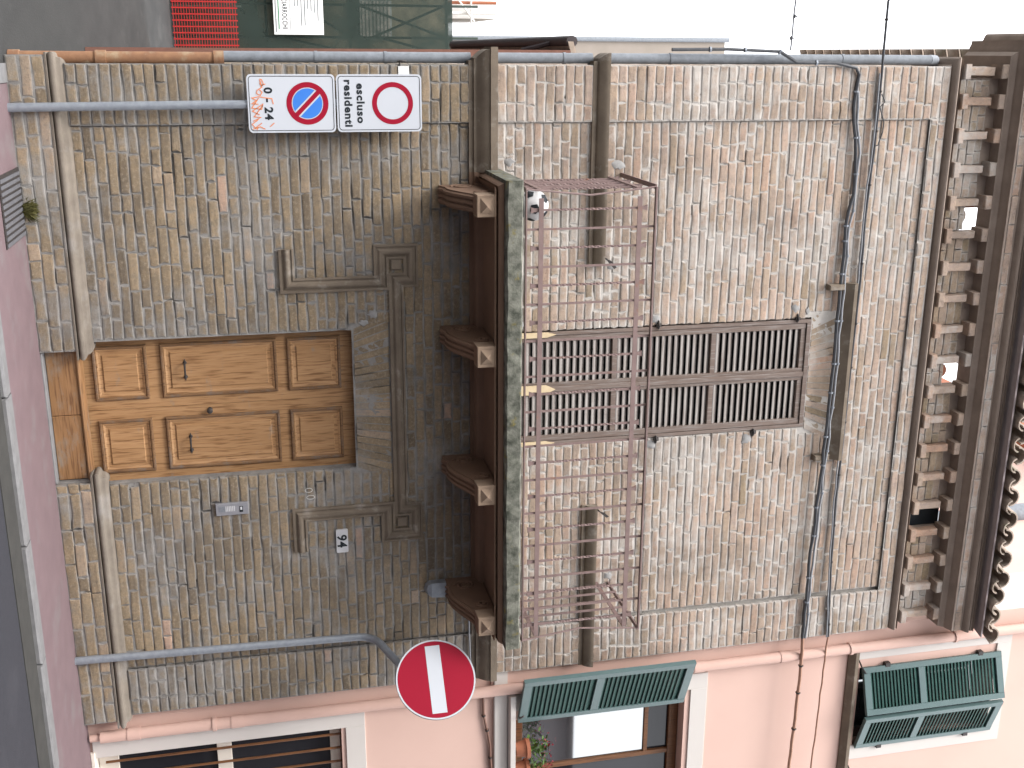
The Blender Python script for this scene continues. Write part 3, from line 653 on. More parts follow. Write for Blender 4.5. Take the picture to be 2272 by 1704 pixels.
# ---- plaster daubs round the shutter hooks, the rail ends and over the door
PLAST = M('grey_plaster_daub', (.31, .305, .30), (.24, .235, .23), 9, .95, .5, 70)
def daub(x, z, rx, rz, seed, y=-.004, mat=None):
    rr = random.Random(seed); n = 16; mb = MB(); o = [(rx*(1+rr.uniform(-.3, .3))*math.cos(2*math.pi*k/n), rz*(1+rr.uniform(-.3, .3))*math.sin(2*math.pi*k/n)) for k in range(n)]
    mb.v = [(x+a, y+.004, z+b) for a, b in o]+[(x+a*.75, y-.004, z+b*.75) for a, b in o]+[(x, y-.006, z)]
    mb.f = [(k, (k+1) % n, n+(k+1) % n, n+k) for k in range(n)]+[(n+k, n+(k+1) % n, 2*n) for k in range(n)]
    obj('plaster_daub', mb, mat or PLAST, H, True)
for q in ((2.075, 4.70, .05, .06), (2.03, 5.93, .065, .055), (2.06, 6.04, .04, .03), (3.15, 4.70, .06, .08), (3.17, 5.56, .075, .07), (.83, 4.33, .055, .09), (1.62, 4.31, .04, .09), (4.33, 4.36, .05, .06), (2.07, 3.55, .05, .07), (3.16, 3.52, .05, .06), (.79, 3.47, .05, .06)): daub(q[0], q[1], q[2]*.7, q[3]*.7, int(q[0]*100+q[1]*7))
daub(1.92, 2.40, .034, .04, 5); daub(1.99, 2.33, .026, .035, 6)
# ---- downpipe at the corner
dp = MB().tube([(.048, .10, -.05), (.05, .10, 1.40)], .044, 14)
for z in (.0, .56, 1.35): dp.tube([(.05, .10, z), (.05, .10, z+.07)], .054, 14)
obj('cast_iron_pipe', dp, RUST, H, True)
pp = MB()
for a, b in ((1.42, 3.19), (3.36, 4.13), (4.23, 6.99)): pp.tube([(.038, .10, a), (.038, .10, b)], .040, 14)
pp.tube([(.038, .10, 6.98), (.038, .14, 7.06), (.06, .3, 7.16), (.1, .4, 7.2)], .040, 12)
for z in (2.05, 2.55, 3.9, 4.75, 6.2): pp.tube([(.038, .10, z), (.038, .10, z+.022)], .044, 14)
dpo = obj('downpipe', pp, PIPEG, H, True)
# ---- bricks: the 300 largest in view each on their own, the others joined
def apparent(s):
    c = Vector(((s[0]+s[1])/2, s[4], (s[2]+s[3])/2)); d = c-CAM; return (s[1]-s[0])*(s[3]-s[2])*abs(d.normalized().y)/d.length_squared
BRICKS.sort(key=apparent, reverse=True)
r9 = random.Random(3)
for s in BRICKS[:300]:
    mb = MB(); brick(mb, s, r9); obj('brick', mb, BR, wall)
mb = MB()
for s in BRICKS[300:]: brick(mb, s, r9)
obj('brickwork', mb, BR, wall, kind='stuff')
# the side wall round the corner, in the same brick
BRICKS.clear(); field(.045, 3.8, .0, 7.58, 0, mortar=False); sb = MB()
for s in BRICKS: brick(sb, s, r9)
sb.xform(lambda v: (X0+.008+v.y, v.x, v.z)); obj('side_brickwork', sb, BR, wall, kind='stuff')
obj('side_wall_head', MB().box(X0+.013, .4, RET+.02, 3.8, 6.99, 7.62), MORTAR, H)
# ------------------------------------------------------------------ pink house next door
PH = thing('pink_house', (8.5, .06, 0), 'salmon pink plastered house with cream surrounds and green shutters', 'house')
PY = .06; PX = 5.155; PR = 13.0
OP = [(5.55, 6.95, .03, 2.03), (5.70, 7.0, 3.56, 5.165), (5.60, 6.46, 6.93, 8.44)]
xs = [PX, 5.55, 5.60, 5.70, 6.46, 6.95, 7.0, PR]; zs_ = [0, .03, 2.03, 3.56, 5.165, 6.93, 8.44, 11.4]
pw = MB()
for i in range(len(xs)-1):
    for j in range(len(zs_)-1):
        cx, cz = (xs[i]+xs[i+1])/2, (zs_[j]+zs_[j+1])/2
        if any(a < cx < b and c < cz < d for a, b, c, d in OP): continue
        pw.add([(xs[i], PY, zs_[j]), (xs[i+1], PY, zs_[j]), (xs[i+1], PY, zs_[j+1]), (xs[i], PY, zs_[j+1])], [(0,1,2,3)])
for a, b, c, d in OP:
    y1 = PY+.22; pw.add([(a, PY, c), (b, PY, c), (b, PY, d), (a, PY, d), (a, y1, c), (b, y1, c), (b, y1, d), (a, y1, d)], [(0,4,5,1),(1,5,6,2),(2,6,7,3),(3,7,4,0)])
pw.box(PX, PR, PY+.24, 7, 0, 11.395)
pw.add([(PX, PY, 0), (PX, PY+.24, 0), (PX, PY+.24, 11.4), (PX, PY, 11.4), (PR, PY, 11.4), (PR, PY+.24, 11.4)], [(0,1,2,3), (3,2,5,4)])
obj('plaster_wall', pw, PINK, PH)
obj('side_corner_strip', MB().box(PX-.006, PX+.01, PY+.005, .74, 8.3, 11.2), CREAM, PH)  # pale strip along the upper front edge of the side wall
obj('side_flue', MB().tube([(PX-.03, 2.05, 7.4), (PX-.03, 2.05, 11)], .12, 12), PIPEG, PH, True)
obj('eave_soffit', MB().box(PX-.35, PR, 4.1, 7.2, 11.4, 11.8).box(PX-.35, PR, -.35, 4.1, 11.45, 11.8), TERRA, PH)
def frame_sur(name, x0, x1, z0, z1, wd, d=.014, bottom=False, mat=CREAM):
    mb = MB().box(x0, x0+wd, PY-d, PY+.01, z0, z1, .002).box(x1-wd, x1, PY-d, PY+.01, z0, z1, .002).box(x0+wd, x1-wd, PY-d, PY+.01, z1-wd, z1, .002)
    if bottom: mb.box(x0+wd, x1-wd, PY-d, PY+.01, z0, z0+wd, .002)
    return obj(name, mb, mat, PH)
frame_sur('window_surround', 5.392, 7.1, .02, 2.232, .165)
frame_sur('window_surround', 5.44, 7.2, 3.56, 5.375, .16)
frame_sur('window_surround', 5.345, 6.60, 6.885, 8.55, .155)
# ground-floor window: casement, glass with curtain, bars
W1 = obj('window', MB().box(5.555, 5.61, .17, .22, .035, 2.02, .003).box(5.61, 6.9, .17, .22, .035, .19, .003).box(5.61, 6.9, .17, .22, 1.935, 2.02, .003).box(5.61, 6.9, .168, .215, .985, 1.105, .003), PALE, PH)
obj('pane', MB().box(5.60, 6.9, .205, .215, .19, .985), GLASSD, W1); obj('pane', MB().box(5.60, 6.9, .205, .215, 1.105, 1.935), GLASSD, W1)
obj('sill_board', MB().box(5.5, 7.0, PY-.03, .2, .0, .032, .004), PALE, PH)
for k in range(8): obj('window_bar', MB().tube([(5.645+.135*k, .105, .10), (5.645+.135*k, .105, 2.03)], .011, 8), WOODW, W1, True)
# bands
obj('string_band', MB().sweep([(PX+.0, PY), (PR, PY)], [(-.01, 3.362), (.035, 3.362), (.04, 3.37), (.04, 3.482), (-.01, 3.486)], lambda a, b, v: (a, b, v)), CREAM, PH)
obj('string_band', MB().sweep([(PX, PY), (5.44, PY)], [(-.01, 3.34), (.022, 3.34), (.022, 3.361), (-.01, 3.361)], lambda a, b, v: (a, b, v)), PINK, PH)
obj('window_sill', MB().sweep([(5.40, PY), (PR-2, PY)], [(-.3, 3.488), (.07, 3.49), (.1, 3.50), (.1, 3.545), (-.3, 3.556)], lambda a, b, v: (a, b, v)), CREAM, PH, True)
obj('sill_band', MB().sweep([(5.335, PY), (PR, PY)], [(-.01, 6.79), (.02, 6.79), (.03, 6.80), (.06, 6.82), (.075, 6.835), (.075, 6.868), (-.01, 6.88)], lambda a, b, v: (a, b, v)), STONE, PH, True)
# first-floor window and open shutter
W2 = obj('window', MB().box(5.703, 5.76, .19, .24, 3.562, 5.16, .004).box(5.76, 6.95, .19, .24, 5.07, 5.16, .004).box(5.76, 6.95, .19, .24, 3.562, 3.66, .004), WOODW, PH)
obj('pane', MB().box(5.755, 6.30, .215, .222, 3.65, 4.84), GLASS, W2); obj('pane', MB().box(6.34, 6.9, .225, .232, 3.65, 5.08), GLASSD, W2); obj('pane', MB().box(5.755, 6.34, .225, .232, 4.86, 5.08), GLASSD, W2)  # dull panes beside the shiny one crop the bright reflection
obj('reflection_edge_bar', MB().box(6.30, 6.345, .195, .235, 3.66, 5.07, .003).box(5.76, 6.30, .197, .235, 4.83, 4.87, .003), WOODW, W2)  # bars added to edge the cropped reflection
def hinge(hx, hy, ang, sgn):      # leaf drawn from local x=0 at the hinge; swings out towards -y
    ca, sa = math.cos(ang), math.sin(ang)
    return lambda v: (hx+sgn*(v.x*ca+v.y*sa*0) + v.y*sa*sgn*1.0, hy - v.x*sa + v.y*ca, v.z)
shutter(PH, 0, .60, 3.58, 5.14, -.02, .04, .062, (4.235,), .075, GREEN, DGREEN, .042, fn=hinge(5.70, PY-.02, R_(24), -1), slope=.72, label='open green louvred shutter swung back against the wall')
shutter(PH, 0, .455, 6.945, 8.43, -.02, .04, .055, (7.52,), .07, GREEN, DGREEN, .036, fn=hinge(5.585, PY-.02, R_(19), 1), slope=.62, label='green louvred shutter leaf standing ajar')
shutter(PH, 0, .43, 6.945, 8.43, -.02, .04, .055, (7.52,), .07, GREEN, DGREEN, .036, fn=hinge(6.46, PY-.02, R_(19), -1), slope=.62, label='green louvred shutter leaf standing ajar')
obj('pane', MB().box(5.60, 6.46, .2, .21, 6.93, 8.44), GLASS, PH)
for x, z in ((5.575, 7.2), (5.575, 8.2), (6.47, 7.2), (6.47, 8.15)): obj('shutter_hinge', MB().box(x-.02, x+.02, PY-.045, PY, z-.025, z+.025), DARKIRON, PH)
for x, z in ((5.56, 6.93), (6.72, 6.93)): obj('shutter_stay', MB().tube([(x-.05, PY, z-.02), (x, PY-.05, z-.01), (x+.07, PY-.06, z+.035)], .007, 6), DARKIRON, PH)
obj('shutter_stay', MB().tube([(5.64, PY, 3.60), (5.62, PY-.1, 3.58), (5.56, PY-.16, 3.60)], .008, 6), DARKIRON, PH)
# drainpipe in the corner
pq = MB().tube([(5.335, -.005, .10), (5.335, -.005, 9.3)], .048, 14).tube([(5.335, -.005, .02), (5.335, -.005, .12)], .030, 12)
for z in (.31, 1.13, 2.9, 5.2, 6.05): pq.tube([(5.335, -.005, z), (5.335, -.005, z+.10)], .053, 14)
for z in (.98, 3.62, 6.75, 7.85): pq.tube([(5.335, -.005, z), (5.335, -.005, z+.03)], .058, 14).box(5.328, 5.342, -.005, PY, z, z+.03)
obj('drainpipe', pq, PINKPIPE, PH, True)
# flower pots on the sill
def pot(x, y, label, r=.085, leafy=60, fl=40, seed=1):
    t = thing('flower_pot', (x, y, 3.556), label, 'flower pot', 'flower pots on the window sill'); rr = random.Random(seed)
    obj('pot', MB().lathe((x, y, 3.556), [(r*.68, 0), (r*.9, .09), (r*1.05, .092), (r*1.05, .125), (r*.92, .127), (r*.88, .11), (0.001, .108)], 18), TERRA, t, True)
    lf, fw = MB(), MB()
    for k in range(leafy+fl):
        a = rr.uniform(0, 6.28); h = rr.uniform(.12, .30); ra = rr.uniform(0, .15)*(1.1 if k < leafy else .8)
        if k >= leafy: h = rr.uniform(.24, .36)
        c = Vector((x+ra*math.cos(a), y+ra*math.sin(a)*.8, 3.556+h)); s = rr.uniform(.018, .038) if k < leafy else rr.uniform(.010, .018)
        u = Vector((rr.uniform(-1,1), rr.uniform(-1,1), rr.uniform(-.6,.6))).normalized()*s; v = Vector((rr.uniform(-1,1), rr.uniform(-1,1), rr.uniform(-.3,1))).normalized()*s*.6
        (lf if k < leafy else fw).add([c-u, c-v, c+u, c+v], [(0,1,2,3)])
        if k < 22: lf.tube([(x+rr.uniform(-.03,.03), y, 3.66), tuple(c)], .003, 4, False)
    obj('foliage', lf, LEAF, t); obj('flowers', fw, FLOWER, t, kind='stuff'); return t
pot(5.975, .02, 'terracotta flower pot beside the open green shutter, red flowers', seed=2); pot(6.19, .03, 'terracotta flower pot at the frame edge on the sill', seed=5, fl=70)
# ------------------------------------------------------------------ parking and access sign
S = thing('road_sign', (.365, -.12, 0), 'two white traffic panels on a grey post reading escluso residenti and 0 - 24', 'traffic sign')
obj('post', MB().tube([(.372, -.118, -.02), (.357, -.118, 1.56), (.352, -.118, 2.78)], .030, 16), GALV, S, True)
def rrect(cx, cz, wx, hz, r, n=6):
    pts = []
    for sx, sz, a0 in ((1,-1,-90),(1,1,0),(-1,1,90),(-1,-1,180)):
        for k in range(n+1): a = R_(a0+90*k/n); pts.append((cx+sx*(wx/2-r)+r*math.cos(a), cz+sz*(hz/2-r)+r*math.sin(a)))
    return pts
def plate(pts, y0, y1):
    n = len(pts); mb = MB(); mb.v = [(a, y0, b) for a, b in pts]+[(a, y1, b) for a, b in pts]
    mb.f = [tuple(range(n)), tuple(range(2*n-1, n-1, -1))]+[(k, n+k, n+(k+1) % n, (k+1) % n) for k in range(n)]; return mb
PYS = -.156; fl = lambda dy: (lambda a, b: (a, PYS-dy, b))
for cz in (2.484, 1.868):
    pn = obj('sign_panel', plate(rrect(.351, cz, .398, .605, .03), PYS, PYS+.004), WHITE, S)
    obj('panel_back', plate(rrect(.351, cz, .396, .603, .03), PYS+.0045, PYS+.022), SIGNBACK, pn)
    o = rrect(.351, cz, .374, .582, .024); i_ = rrect(.351, cz, .365, .573, .02); n = len(o)
    mb = MB(); mb.v = [(a, PYS-.001, b) for a, b in o]+[(a, PYS-.001, b) for a, b in i_]; mb.f = [(k, (k+1) % n, n+(k+1) % n, n+k) for k in range(n)]
    obj('panel_border', mb, BLACK, pn)
    if cz > 2:
        obj('red_ring', MB().disc((.352, 2.577), .147, 56, .112, fl(.001)), RED, pn)
        text_on('lettering', 'escluso', .074, .352, 2.325, PYS-.0012, BLACK, pn, .0028, width=.276); text_on('lettering', 'residenti', .074, .352, 2.238, PYS-.0012, BLACK, pn, .0028, width=.324)
    else:
        c = (.351, 1.977); obj('red_ring', MB().disc(c, .146, 56, .109, fl(.001)), RED, pn)
        obj('blue_disc', MB().disc(c, .103, 56, 0, fl(.0008)), BLUE, pn)
        def strip(wd, L, dy):
            u = Vector((1, -1)).normalized(); v = Vector((1, 1)).normalized()*wd/2; a = Vector(c)-u*L; b = Vector(c)+u*L
            return MB().add([(p.x, PYS-dy, p.y) for p in (a-v, b-v, b+v, a+v)], [(0,1,2,3)])
        obj('white_band', strip(.052, .101, .0016), WHITE, pn); obj('red_band', strip(.031, .115, .0022), RED, pn)
        text_on('lettering', '0 - 24', .078, .352, 1.682, PYS-.0012, BLACK, pn, .0028, width=.222)
        def zb(pts): return [(.155+(y-615)/465*.396, 1.567+(x-180)/712*.605) for x, y in pts]
        sg = MB()
        for ln in ([(285,650),(300,655),(315,690),(300,705),(285,655)], [(300,700),(330,690)], [(285,680),(300,715),(260,740),(255,765),(285,780),(300,755),(280,735)], [(385,850),(375,805),(330,800),(270,790),(215,800),(250,820),(215,845),(265,850)], [(270,800),(210,880),(290,890),(300,850),(215,905),(270,935)], [(300,860),(225,950),(280,955),(215,985)], [(260,970),(205,1010),(230,1040),(285,1000)], [(210,1050),(270,1030),(310,1050)], [(350,1030),(385,1000)], [(240,1055),(255,1035)]):
            sg.sweep(zb(ln), [(-.0032, .0), (.0032, .0)], lambda a, b, v: (a, PYS-.0026, b))
        obj('marker_scrawl', sg, ORANGE, pn)
# ------------------------------------------------------------------ no-entry sign
NS = thing('no_entry_sign', (4.565, -.12, 0), 'round red no-entry sign with a white bar on a bent grey pole', 'traffic sign')
DC = Vector((4.69, -.75, 2.736)); dn = Vector((-.72, -.69, 0)).normalized(); dr = Vector((-dn.y, dn.x, 0)); DR = .312
path = [(4.562, -.11, -.02), (4.612, -.11, 2.20)]
for k in range(1, 7): t = k/6*math.pi/2*.8; path.append((4.612+.02*k/6, -.11-.14*(1-math.cos(t))*1.3, 2.20+.14*math.sin(t)*1.25))
path += [(4.70, -.50, 2.50), (4.735, -.66, 2.58)]
for k in range(1, 5): path.append((4.735+.004*k, -.66-.012*k, 2.58+.05*k))
obj('pole', MB().tube(path, .031, 16), GALV, NS, True)
dm = lambda dy: (lambda a, b: tuple(DC+dr*a+Vector((0,0,1))*b+dn*dy))
dp_ = MB(); n = 64
for dy, r in ((-.022, DR-.004), (-.022, DR), (0, DR), (0.0, DR-.002)):
    for k in range(n): t = 2*math.pi*k/n; dp_.v.append(dm(dy)(r*math.cos(t), r*math.sin(t)))
for j in range(3):
    for k in range(n): dp_.f.append((j*n+k, j*n+(k+1) % n, (j+1)*n+(k+1) % n, (j+1)*n+k))
dp_.f.append(tuple(range(n))); 
dsk = obj('sign_disc', dp_, SIGNBACK, NS)
obj('white_rim', MB().disc((0, 0), DR, 64, DR-.012, dm(.0012)), WHITE, dsk)
obj('red_face', MB().disc((0, 0), DR-.0125, 64, 0, dm(.001)), RED, dsk)
obj('white_bar', MB().add([dm(.002)(a, b) for a, b in ((-.265, -.058), (.265, -.058), (.265, .058), (-.265, .058))], [(0,1,2,3)]), WHITE, dsk)
# ------------------------------------------------------------------ small fittings
IP = thing('intercom_panel', (3.428, -.02, 1.134), 'grey metal intercom panel with name strips beside the pine door', 'intercom')
obj('plate', MB().box(3.378, 3.478, -.028, .01, 1.136, 1.384, .003), STEELP, IP)
obj('camera_slot', MB().box(3.408, 3.456, -.0305, -.027, 1.316, 1.342), BLACK, IP); obj('lens', MB().box(3.413, 3.438, -.0315, -.03, 1.322, 1.336), ENAMEL, IP)
for k in range(10): obj('name_strip', MB().box(3.402, 3.445, -.0305, -.027, 1.160+.0125*k, 1.167+.0125*k), ENAMEL if k > 3 else GALV, IP)
NP = thing('house_number_plate', (3.783, -.02, 2.05), 'white enamel house number plate reading 94', 'number plate')
obj('plate', plate(rrect(3.783, 2.1, .2, .094, .01), -.022, .01), ENAMEL, NP)
text_on('lettering', '94', .105, 3.783, 2.063, -.0235, BLACK, NP, .003, 1.0)
RG = tag(obj('iron_ring', MB().tube([(.082+.0*k, .0-.03-.025*math.cos(k*.52), 2.665+.028*math.sin(k*.52)) for k in range(12)]+[(.085, -.02, 2.65)], .006, 6).tube([(.085, -.026, 2.65), (.13, -.026, 2.65)], .006, 6), DARKIRON, None, True), 'small black iron ring hanging at the wall corner', 'ring')
RG.location.x -= .02; 
tag(obj('paper_tag', MB().box(.098, .172, -.034, -.027, 2.638, 2.715), WHITEP), 'small white plate on the bricks above the traffic panels', 'plate')
tag(obj('metal_hood', MB().add([(4.20,-.03,2.93),(4.20,-.03,2.80),(4.225,-.03,2.765),(4.27,-.03,2.755),(4.315,-.03,2.77),(4.335,-.03,2.80),(4.335,-.03,2.93)]+[(4.20,-.10,2.93),(4.205,-.09,2.81),(4.23,-.08,2.78),(4.27,-.075,2.772),(4.31,-.08,2.785),(4.33,-.09,2.81),(4.335,-.10,2.93)], [(0,1,8,7),(1,2,9,8),(2,3,10,9),(3,4,11,10),(4,5,12,11),(5,6,13,12),(7,8,9,10,11,12,13)]), GALV), 'grey rounded metal hood under the balcony bracket nearest the no-entry sign', 'hood')
# football on the balcony
fb = thing('football', (1.035, -.66, 3.385), 'white football with black patches behind the balcony railing', 'ball')
import bmesh
bm = bmesh.new(); bmesh.ops.create_uvsphere(bm, u_segments=24, v_segments=16, radius=.11)
mb = MB(); bc = Vector((1.035, -.66, 3.497)); mb.v = [tuple(v.co+bc) for v in bm.verts]; mb.f = [tuple(v.index for v in f.verts) for f in bm.faces]; bm.free()
obj('ball', mb, BALL, fb, True)
ph = (1+5**.5)/2; ic = []
for a in (-1, 1):
    for b in (-ph, ph): ic += [(0, a, b), (a, b, 0), (b, 0, a)]
q0 = Vector((.10, -.9, -.12)).normalized(); rot = Vector(ic[0]).normalized().rotation_difference(q0)
for c in ic:
    d = rot @ Vector(c).normalized(); u = d.orthogonal().normalized(); v = d.cross(u)
    obj('patch', MB().add([bc+(d*.93+u*.33*math.cos(k*1.2566)+v*.33*math.sin(k*1.2566)).normalized()*.1135 for k in range(5)]+[bc+d*.1145], [(k, (k+1) % 5, 5) for k in range(5)]), BLACK, fb)
# grating and weed on the pavement
GR = thing('drain_grate', (1.0, -.35, 0), 'dark iron drain grating let into the pink pavement', 'grate')
obj('grate_frame', MB().box(.77, 1.235, -.70, -.05, .001, .007), DARKIRON, GR)
for k in range(11):
    x = .795+.041*k; obj('grate_bar', MB().add([(x, -.675, .0115), (x+.024, -.675, .0115), (x+.024, -.075, .0115), (x, -.075, .0115), (x, -.675, .006), (x+.024, -.675, .006), (x+.024, -.075, .006), (x, -.075, .006)], [(0,1,2,3),(0,4,5,1),(1,5,6,2),(2,6,7,3),(3,7,4,0)]), GRB if k else (GRB := M('worn_grate_iron', (.13, .13, .14), (.10, .10, .11), 20, .6, .2)), GR)
wd = MB(); rr = random.Random(4)
for k in range(150):
    a = rr.uniform(0, 6.28); L = rr.uniform(.05, .13); sp = rr.uniform(.01, .075); c = Vector((1.06+rr.uniform(-.035,.035), -.055+rr.uniform(-.03,.01), 0.0)); t = c+Vector((sp*math.cos(a), -abs(sp*math.sin(a))*.8-.01, L)); u = Vector((math.sin(a), math.cos(a), 0))*.005
    wd.add([c-u, c+u, (c+t)/2+u*1.4+Vector((0,0,.01)), t, (c+t)/2-u*1.4+Vector((0,0,.01))], [(0,1,2,3,4)])
tag(obj('weed', wd, M('dry_weed', (.15, .135, .045), (.10, .10, .035), 30, .8, 0)), 'small dry weed growing at the wall foot by the grating', 'plant')
# ------------------------------------------------------------------ cables
def cable(label, pts, r, mat=CABLE, clips=0, wob=.004, seed=1, name='cable', n=6):
    rr = random.Random(seed); P = []
    for a, b in zip(pts[:-1], pts[1:]):
        a, b = Vector(a), Vector(b); k = max(1, int((b-a).length/.12))
        for i in range(k): P.append(a.lerp(b, i/k)+Vector((0, 0, rr.uniform(-wob, wob))))
    P.append(Vector(pts[-1])); o = obj(name, MB().tube(P, r, n), mat, None, True); tag(o, label, 'cable')
    if clips:
        L = 0; nx_ = clips
        for a, b in zip(P[:-1], P[1:]):
            L += (b-a).length
            if L > nx_: obj('clip', MB().tube([a-(b-a).normalized()*.007, a+(b-a).normalized()*.007], r*1.55, 6), GALV if seed % 2 else DARKIRON, o); nx_ += clips*rr.uniform(.7, 1.3)
    return o
A = [(.13, -.055, 6.20), (.15, -.05, 6.29), (.28, -.04, 6.275), (.52, -.035, 6.29), (.76, -.035, 6.335), (1.10, -.032, 6.34), (1.35, -.032, 6.31), (1.6, -.032, 6.305), (1.9, -.05, 6.30), (2.64, -.075, 6.285), (3.17, -.075, 6.275), (3.97, -.05, 6.255), (4.4, -.05, 6.24), (5.13, -.06, 6.232)]
cable('thick black cable bundle clipped across the upper wall below the thin pair', [(-.03, .03, 4.75), (-.035, .03, 5.2), (-.02, .0, 5.62), (.06, -.03, 5.75), (.065, -.045, 6.1), (.10, -.055, 6.25)]+A[1:], .0145, CABLE, .33, .008, 1)
cable('grey cable running beside the thick bundle on the upper wall', [(x, y-.004, z+.026) for x, y, z in A[2:]], .0105, GCABLE, .41, .010, 3)
Bp = [(.14, -.05, 6.485), (.42, -.045, 6.49), (.76, -.035, 6.49), (1.28, -.03, 6.475), (1.8, -.03, 6.485), (2.7, -.03, 6.475), (3.8, -.03, 6.455), (4.4, -.035, 6.465), (5.15, -.05, 6.50)]
cable('upper thin black cable leaving the wall corner into the sky', [(-13.1, -9.45, 7.1), (-6, -4.2, 6.55), (-.4, -.09, 6.455)]+Bp, .010, CABLE, .5, .002, 2)
cable('thin grey cable doubled with the upper black one', [(x, y-.006, z-.022) for x, y, z in Bp], .007, GCABLE, 0, .004, 5)
PCAB = M('painted_over_cable', (.36, .21, .15), (.27, .15, .105), 25, .7, 0)
cable('brown painted cable bundle crossing the pink wall under the upper shutters', [(5.13, -.06, 6.24), (5.7, -.06, 6.24), (6.6, -.06, 6.21), (9, -.06, 6.2)], .015, PCAB, .35, .006, 14)
cable('thin brown painted cable crossing the pink wall just under the upper sill', [(5.15, -.05, 6.495), (6.6, -.05, 6.45), (9, -.05, 6.40)], .008, PCAB, 0, .004, 15)
cable('looped thin wire bowed out above the upper cable', [(.30, -.05, 6.505), (.36, -.06, 6.53), (.40, -.05, 6.50), (.52, -.05, 6.545), (.60, -.05, 6.545), (.70, -.05, 6.515), (.705, -.045, 6.49)], .005, CABLE, 0, .003, 8)
bw = cable('knotted wire with clips running from the wall corner into the sky', [(-13.1, -9.45, 6.3), (-6, -4.2, 5.8), (-.4, -.09, 5.68), (-.03, -.02, 5.70)], .007, GCABLE, 0, .006, 9)
for k in range(9): x = -.12-.16*k; obj('clip', MB().lathe((x, -.09+(x+.4)*.73 if x < -.4 else -.02+(x+.03)*.19, 5.69), [(.004, -.012), (.018, -.004), (.006, .018), (.002, .03)], 6), CABLE, bw)
cable('thin cable along the belt course behind the no-entry sign', [(4.30, -.05, 3.13), (4.6, -.05, 3.125), (4.9, -.05, 3.135), (5.12, -.05, 3.145)], .008, GCABLE, 0, .004, 11)
cable('brown wires along the band over the barred window', [(5.37, .04, 3.265), (5.6, .04, 3.27), (5.9, .035, 3.33), (6.3, .035, 3.345), (8, .035, 3.35)], .012, M('brown_cable', (.21, .115, .085), (.16, .09, .07), 30, .6, 0), .28, .005, 12)
# ------------------------------------------------------------------ things beyond the left corner
FN = thing('safety_fence', (-3, 16.95, 0), 'bright red plastic mesh fence across the side street', 'fence')
v = MB(); x = -5.0
while x < .3: v.box(x, x+.026, 16.94, 16.948, .03, 1.36); x += .125
z = .05
while z < 1.37: v.box(-5, .3, 16.9485, 16.9545, z, z+.012); z += .055
obj('mesh_netting', v, REDNET, FN, kind='stuff')
for x in (-4.6, -2.4, -.9, .2): obj('fence_post', MB().tube([(x, 17.0, 0), (x, 17.0, 1.45)], .02, 8), TUBE, FN)
SB = thing('scaffolded_house', (-3, 19, 0), 'beige house wrapped in dark green scaffold netting beyond the red fence', 'house')
obj('wall', MB().box(-9, -.02, 19.0, 24, 0, 6.2), BEIGE, SB)
wn = obj('window', MB().box(-1.15, -.28, 18.93, 19.0, 4.05, 4.85), BLIND, SB)
for k in range(9): obj('slat', MB().box(-1.13, -.3, 18.91, 18.93, 4.08+.085*k, 4.13+.085*k), PALE, wn)
obj('window', MB().box(-2.6, -1.7, 18.95, 19.0, 1.6, 3.2), GLASS, SB)
nb = MB(); nn = 30
for j in range(13):
    for i in range(nn+1):
        xx = -7+(6.97)*i/nn; zz = .05+5.95*j/12; nb.v.append((xx, 17.25+.10*noise.noise(Vector((xx*1.2, zz*.7, 3))), zz))
for j in range(12):
    for i in range(nn): nb.f.append((j*(nn+1)+i, j*(nn+1)+i+1, (j+1)*(nn+1)+i+1, (j+1)*(nn+1)+i))
obj('scaffold_net', nb, NET, SB, True)
tb = []
for x in (-.98, -.30, -2.0, -3.2, -4.4): tb.append(((x, 17.4, 0), (x, 17.4, 6.6)))
for z in (1.75, 1.95, 3.75, 3.95, 5.9): tb.append(((-7, 17.45, z), (.0, 17.45, z)))
for a, b in (((-1.0, 17.5, 1.3), (-.28, 17.5, 2.0)), ((-1.0, 17.5, 3.9), (-.3, 17.5, 5.9)), ((-1.05, 17.5, 6.0), (-.2, 17.5, 4.0)), ((-.3, 17.35, 2.2), (.05, 17.35, 3.9)), ((-.3, 17.35, 4.4), (.05, 17.35, 5.8)), ((-1.2, 17.5, 2.2), (-.3, 17.5, 3.8))): tb.append((a, b))
for a, b in tb: obj('scaffold_tube', MB().tube([a, b], .028, 8), TUBE, SB)
obj('scaffold_deck', MB().box(-7, -.28, 17.3, 18.8, 1.62, 1.70).box(-7, -.28, 17.3, 18.8, 3.80, 3.86), TUBE, SB)
BD = thing('site_board', (-1.2, 17.1, 2.1), 'white building-site notice board hung on the green scaffold netting', 'notice board')
b0, b1 = -2.05, -.345
obj('board', MB().box(b0, b1, 17.10, 17.12, 2.105, 3.155, .004), WHITEP, BD)
text_on('lettering', 'CIARROCCHI', .15, b1-.11, 2.29, 17.098, BLACK, BD, .003, 1.0, 'RIGHT', width=.62)
obj('green_rule', MB().box(b0+.1, b1-.11, 17.094, 17.099, 2.205, 2.225), M('green_print', (.05, .25, .12), None, 5, .5, 0), BD)
rr = random.Random(2)
for k in range(8):
    zz = 2.55+.07*k; obj('print_line', MB().box(b0+.1, b1-rr.uniform(.15, .6), 17.095, 17.099, zz, zz+.016), SIGNBACK, BD)
obj('print_line', MB().box(b0+.1, b1-.06, 17.095, 17.099, 2.455, 2.461), SIGNBACK, BD); obj('print_line', MB().box(b0+.1, b1-.05, 17.095, 17.099, 2.145, 2.165), SIGNBACK, BD)
LH = thing('low_house', (2, 7.5, 0), 'low dark brick house with a brown eave gutter behind the corner downpipe', 'house')
obj('wall', MB().box(-.03, 5, 3.83, 11.5, 0, 5.0), REDB, LH)
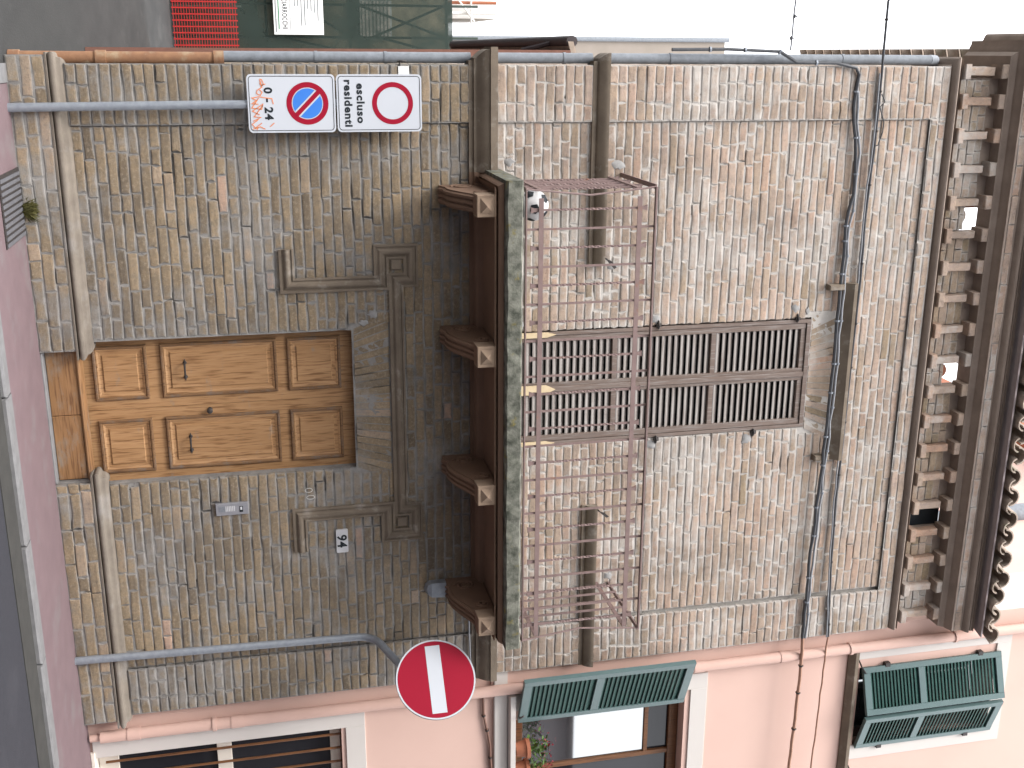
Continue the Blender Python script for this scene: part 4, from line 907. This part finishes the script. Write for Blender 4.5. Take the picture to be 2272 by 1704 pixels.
obj('roof', MB().add([(-.12, 3.83, 5.03), (5, 3.83, 6.6), (5, 11.6, 6.6), (-.12, 11.6, 5.03), (-.12, 3.83, 4.97), (5, 3.83, 6.5), (5, 11.6, 6.5), (-.12, 11.6, 4.97)], [(0,1,2,3),(7,6,5,4),(0,4,5,1),(3,2,6,7),(0,3,7,4)]), TILE, LH)
obj('gutter', MB().tube([(-.122, 3.85, 5.02), (-.128, 11.4, 5.0)], .062, 12), GUTB, LH, True)
obj('gutter_outlet', MB().tube([(-.11, 4.6, 4.98), (-.07, 4.7, 4.85), (-.03, 4.85, 4.7)], .03, 8), GUTB, LH, True)
TH = thing('tall_cream_house', (1.5, 26, 0), 'tall cream house with a grey corner pipe rising behind the downpipe', 'house')
obj('wall', MB().box(-.36, 4, 24.5, 32, 0, 15.6), M('far_cream_plaster', (.27, .235, .205), (.24, .21, .18), 2, .9, .1), TH); obj('corner_pipe', MB().tube([(-.40, 24.45, 5), (-.40, 24.45, 15.7)], .07, 10), PIPEG, TH, True)
WH = thing('white_house', (-4, 27, 0), 'white house with pale scaffolding far behind the green netting', 'house')
obj('wall', MB().box(-9, -1.0, 27, 33, 0, 9.2), WHITEP, WH)
for x in (-1.75, -1.45, -1.15): obj('post', MB().tube([(x, 26.8, 0), (x, 26.8, 9.0)], .045, 8), TERRA if x < -1.3 else WHITEP, WH)
obj('brace', MB().tube([(-1.8, 26.7, 7.6), (-.9, 26.7, 8.3)], .03, 6).tube([(-1.8, 26.7, 8.2), (-.7, 26.7, 8.2)], .03, 6), WHITEP, WH)
# ------------------------------------------------------------------ the houses across the street (behind the photographer; sized and added to cut low skylight; the low one shows in the panes)
OY = -9.5
GREYP = M('grey_plaster', (.22, .21, .22), (.19, .18, .19), 2, .9, .1)
def townhouse(nm, x0, x1, hh, mat, lab):
    oo = thing(nm, ((x0+x1)/2, -12, 0), lab, 'house'); obj('wall', MB().box(x0, x1, -18, OY, 0, hh), mat, oo)
    obj('roof', MB().add([(x0-.1, OY+.4, hh+.02), (x1+.05, OY+.4, hh+.02), (x1+.05, OY-4, hh+1.2), (x0-.1, OY-4, hh+1.2), (x1+.05, -18.4, hh+.02), (x0-.1, -18.4, hh+.02)], [(0,1,2,3), (3,2,4,5), (0,5,4,1)]), TILE, oo)
    return oo
OH = townhouse('grey_shade_house', -1.2, 11.3, 13.0, GREYP, 'unseen grey townhouse across the street, raised to shade the lower wall')
townhouse('low_townhouse', 11.5, 22, 6.9, GREYP, 'low grey house across the street')
townhouse('ochre_sky_block', -34, -13, 8.0, BEIGE, 'unseen ochre townhouse added across the street to block low sky')
townhouse('pale_sky_block', 22.2, 40, 8.4, PALE, 'unseen pale townhouse added across the street to block low sky')
for x in (.2, 2.4, 4.6, 6.8, 9.0):
    for z in (1.0, 4.2, 7.4):
        wo_ = box('window', WHITEP, OH, x, x+1.0, OY, OY+.03, z, z+1.5); box('pane', GLASS, wo_, x+.08, x+.92, OY+.03, OY+.035, z+.08, z+1.42)
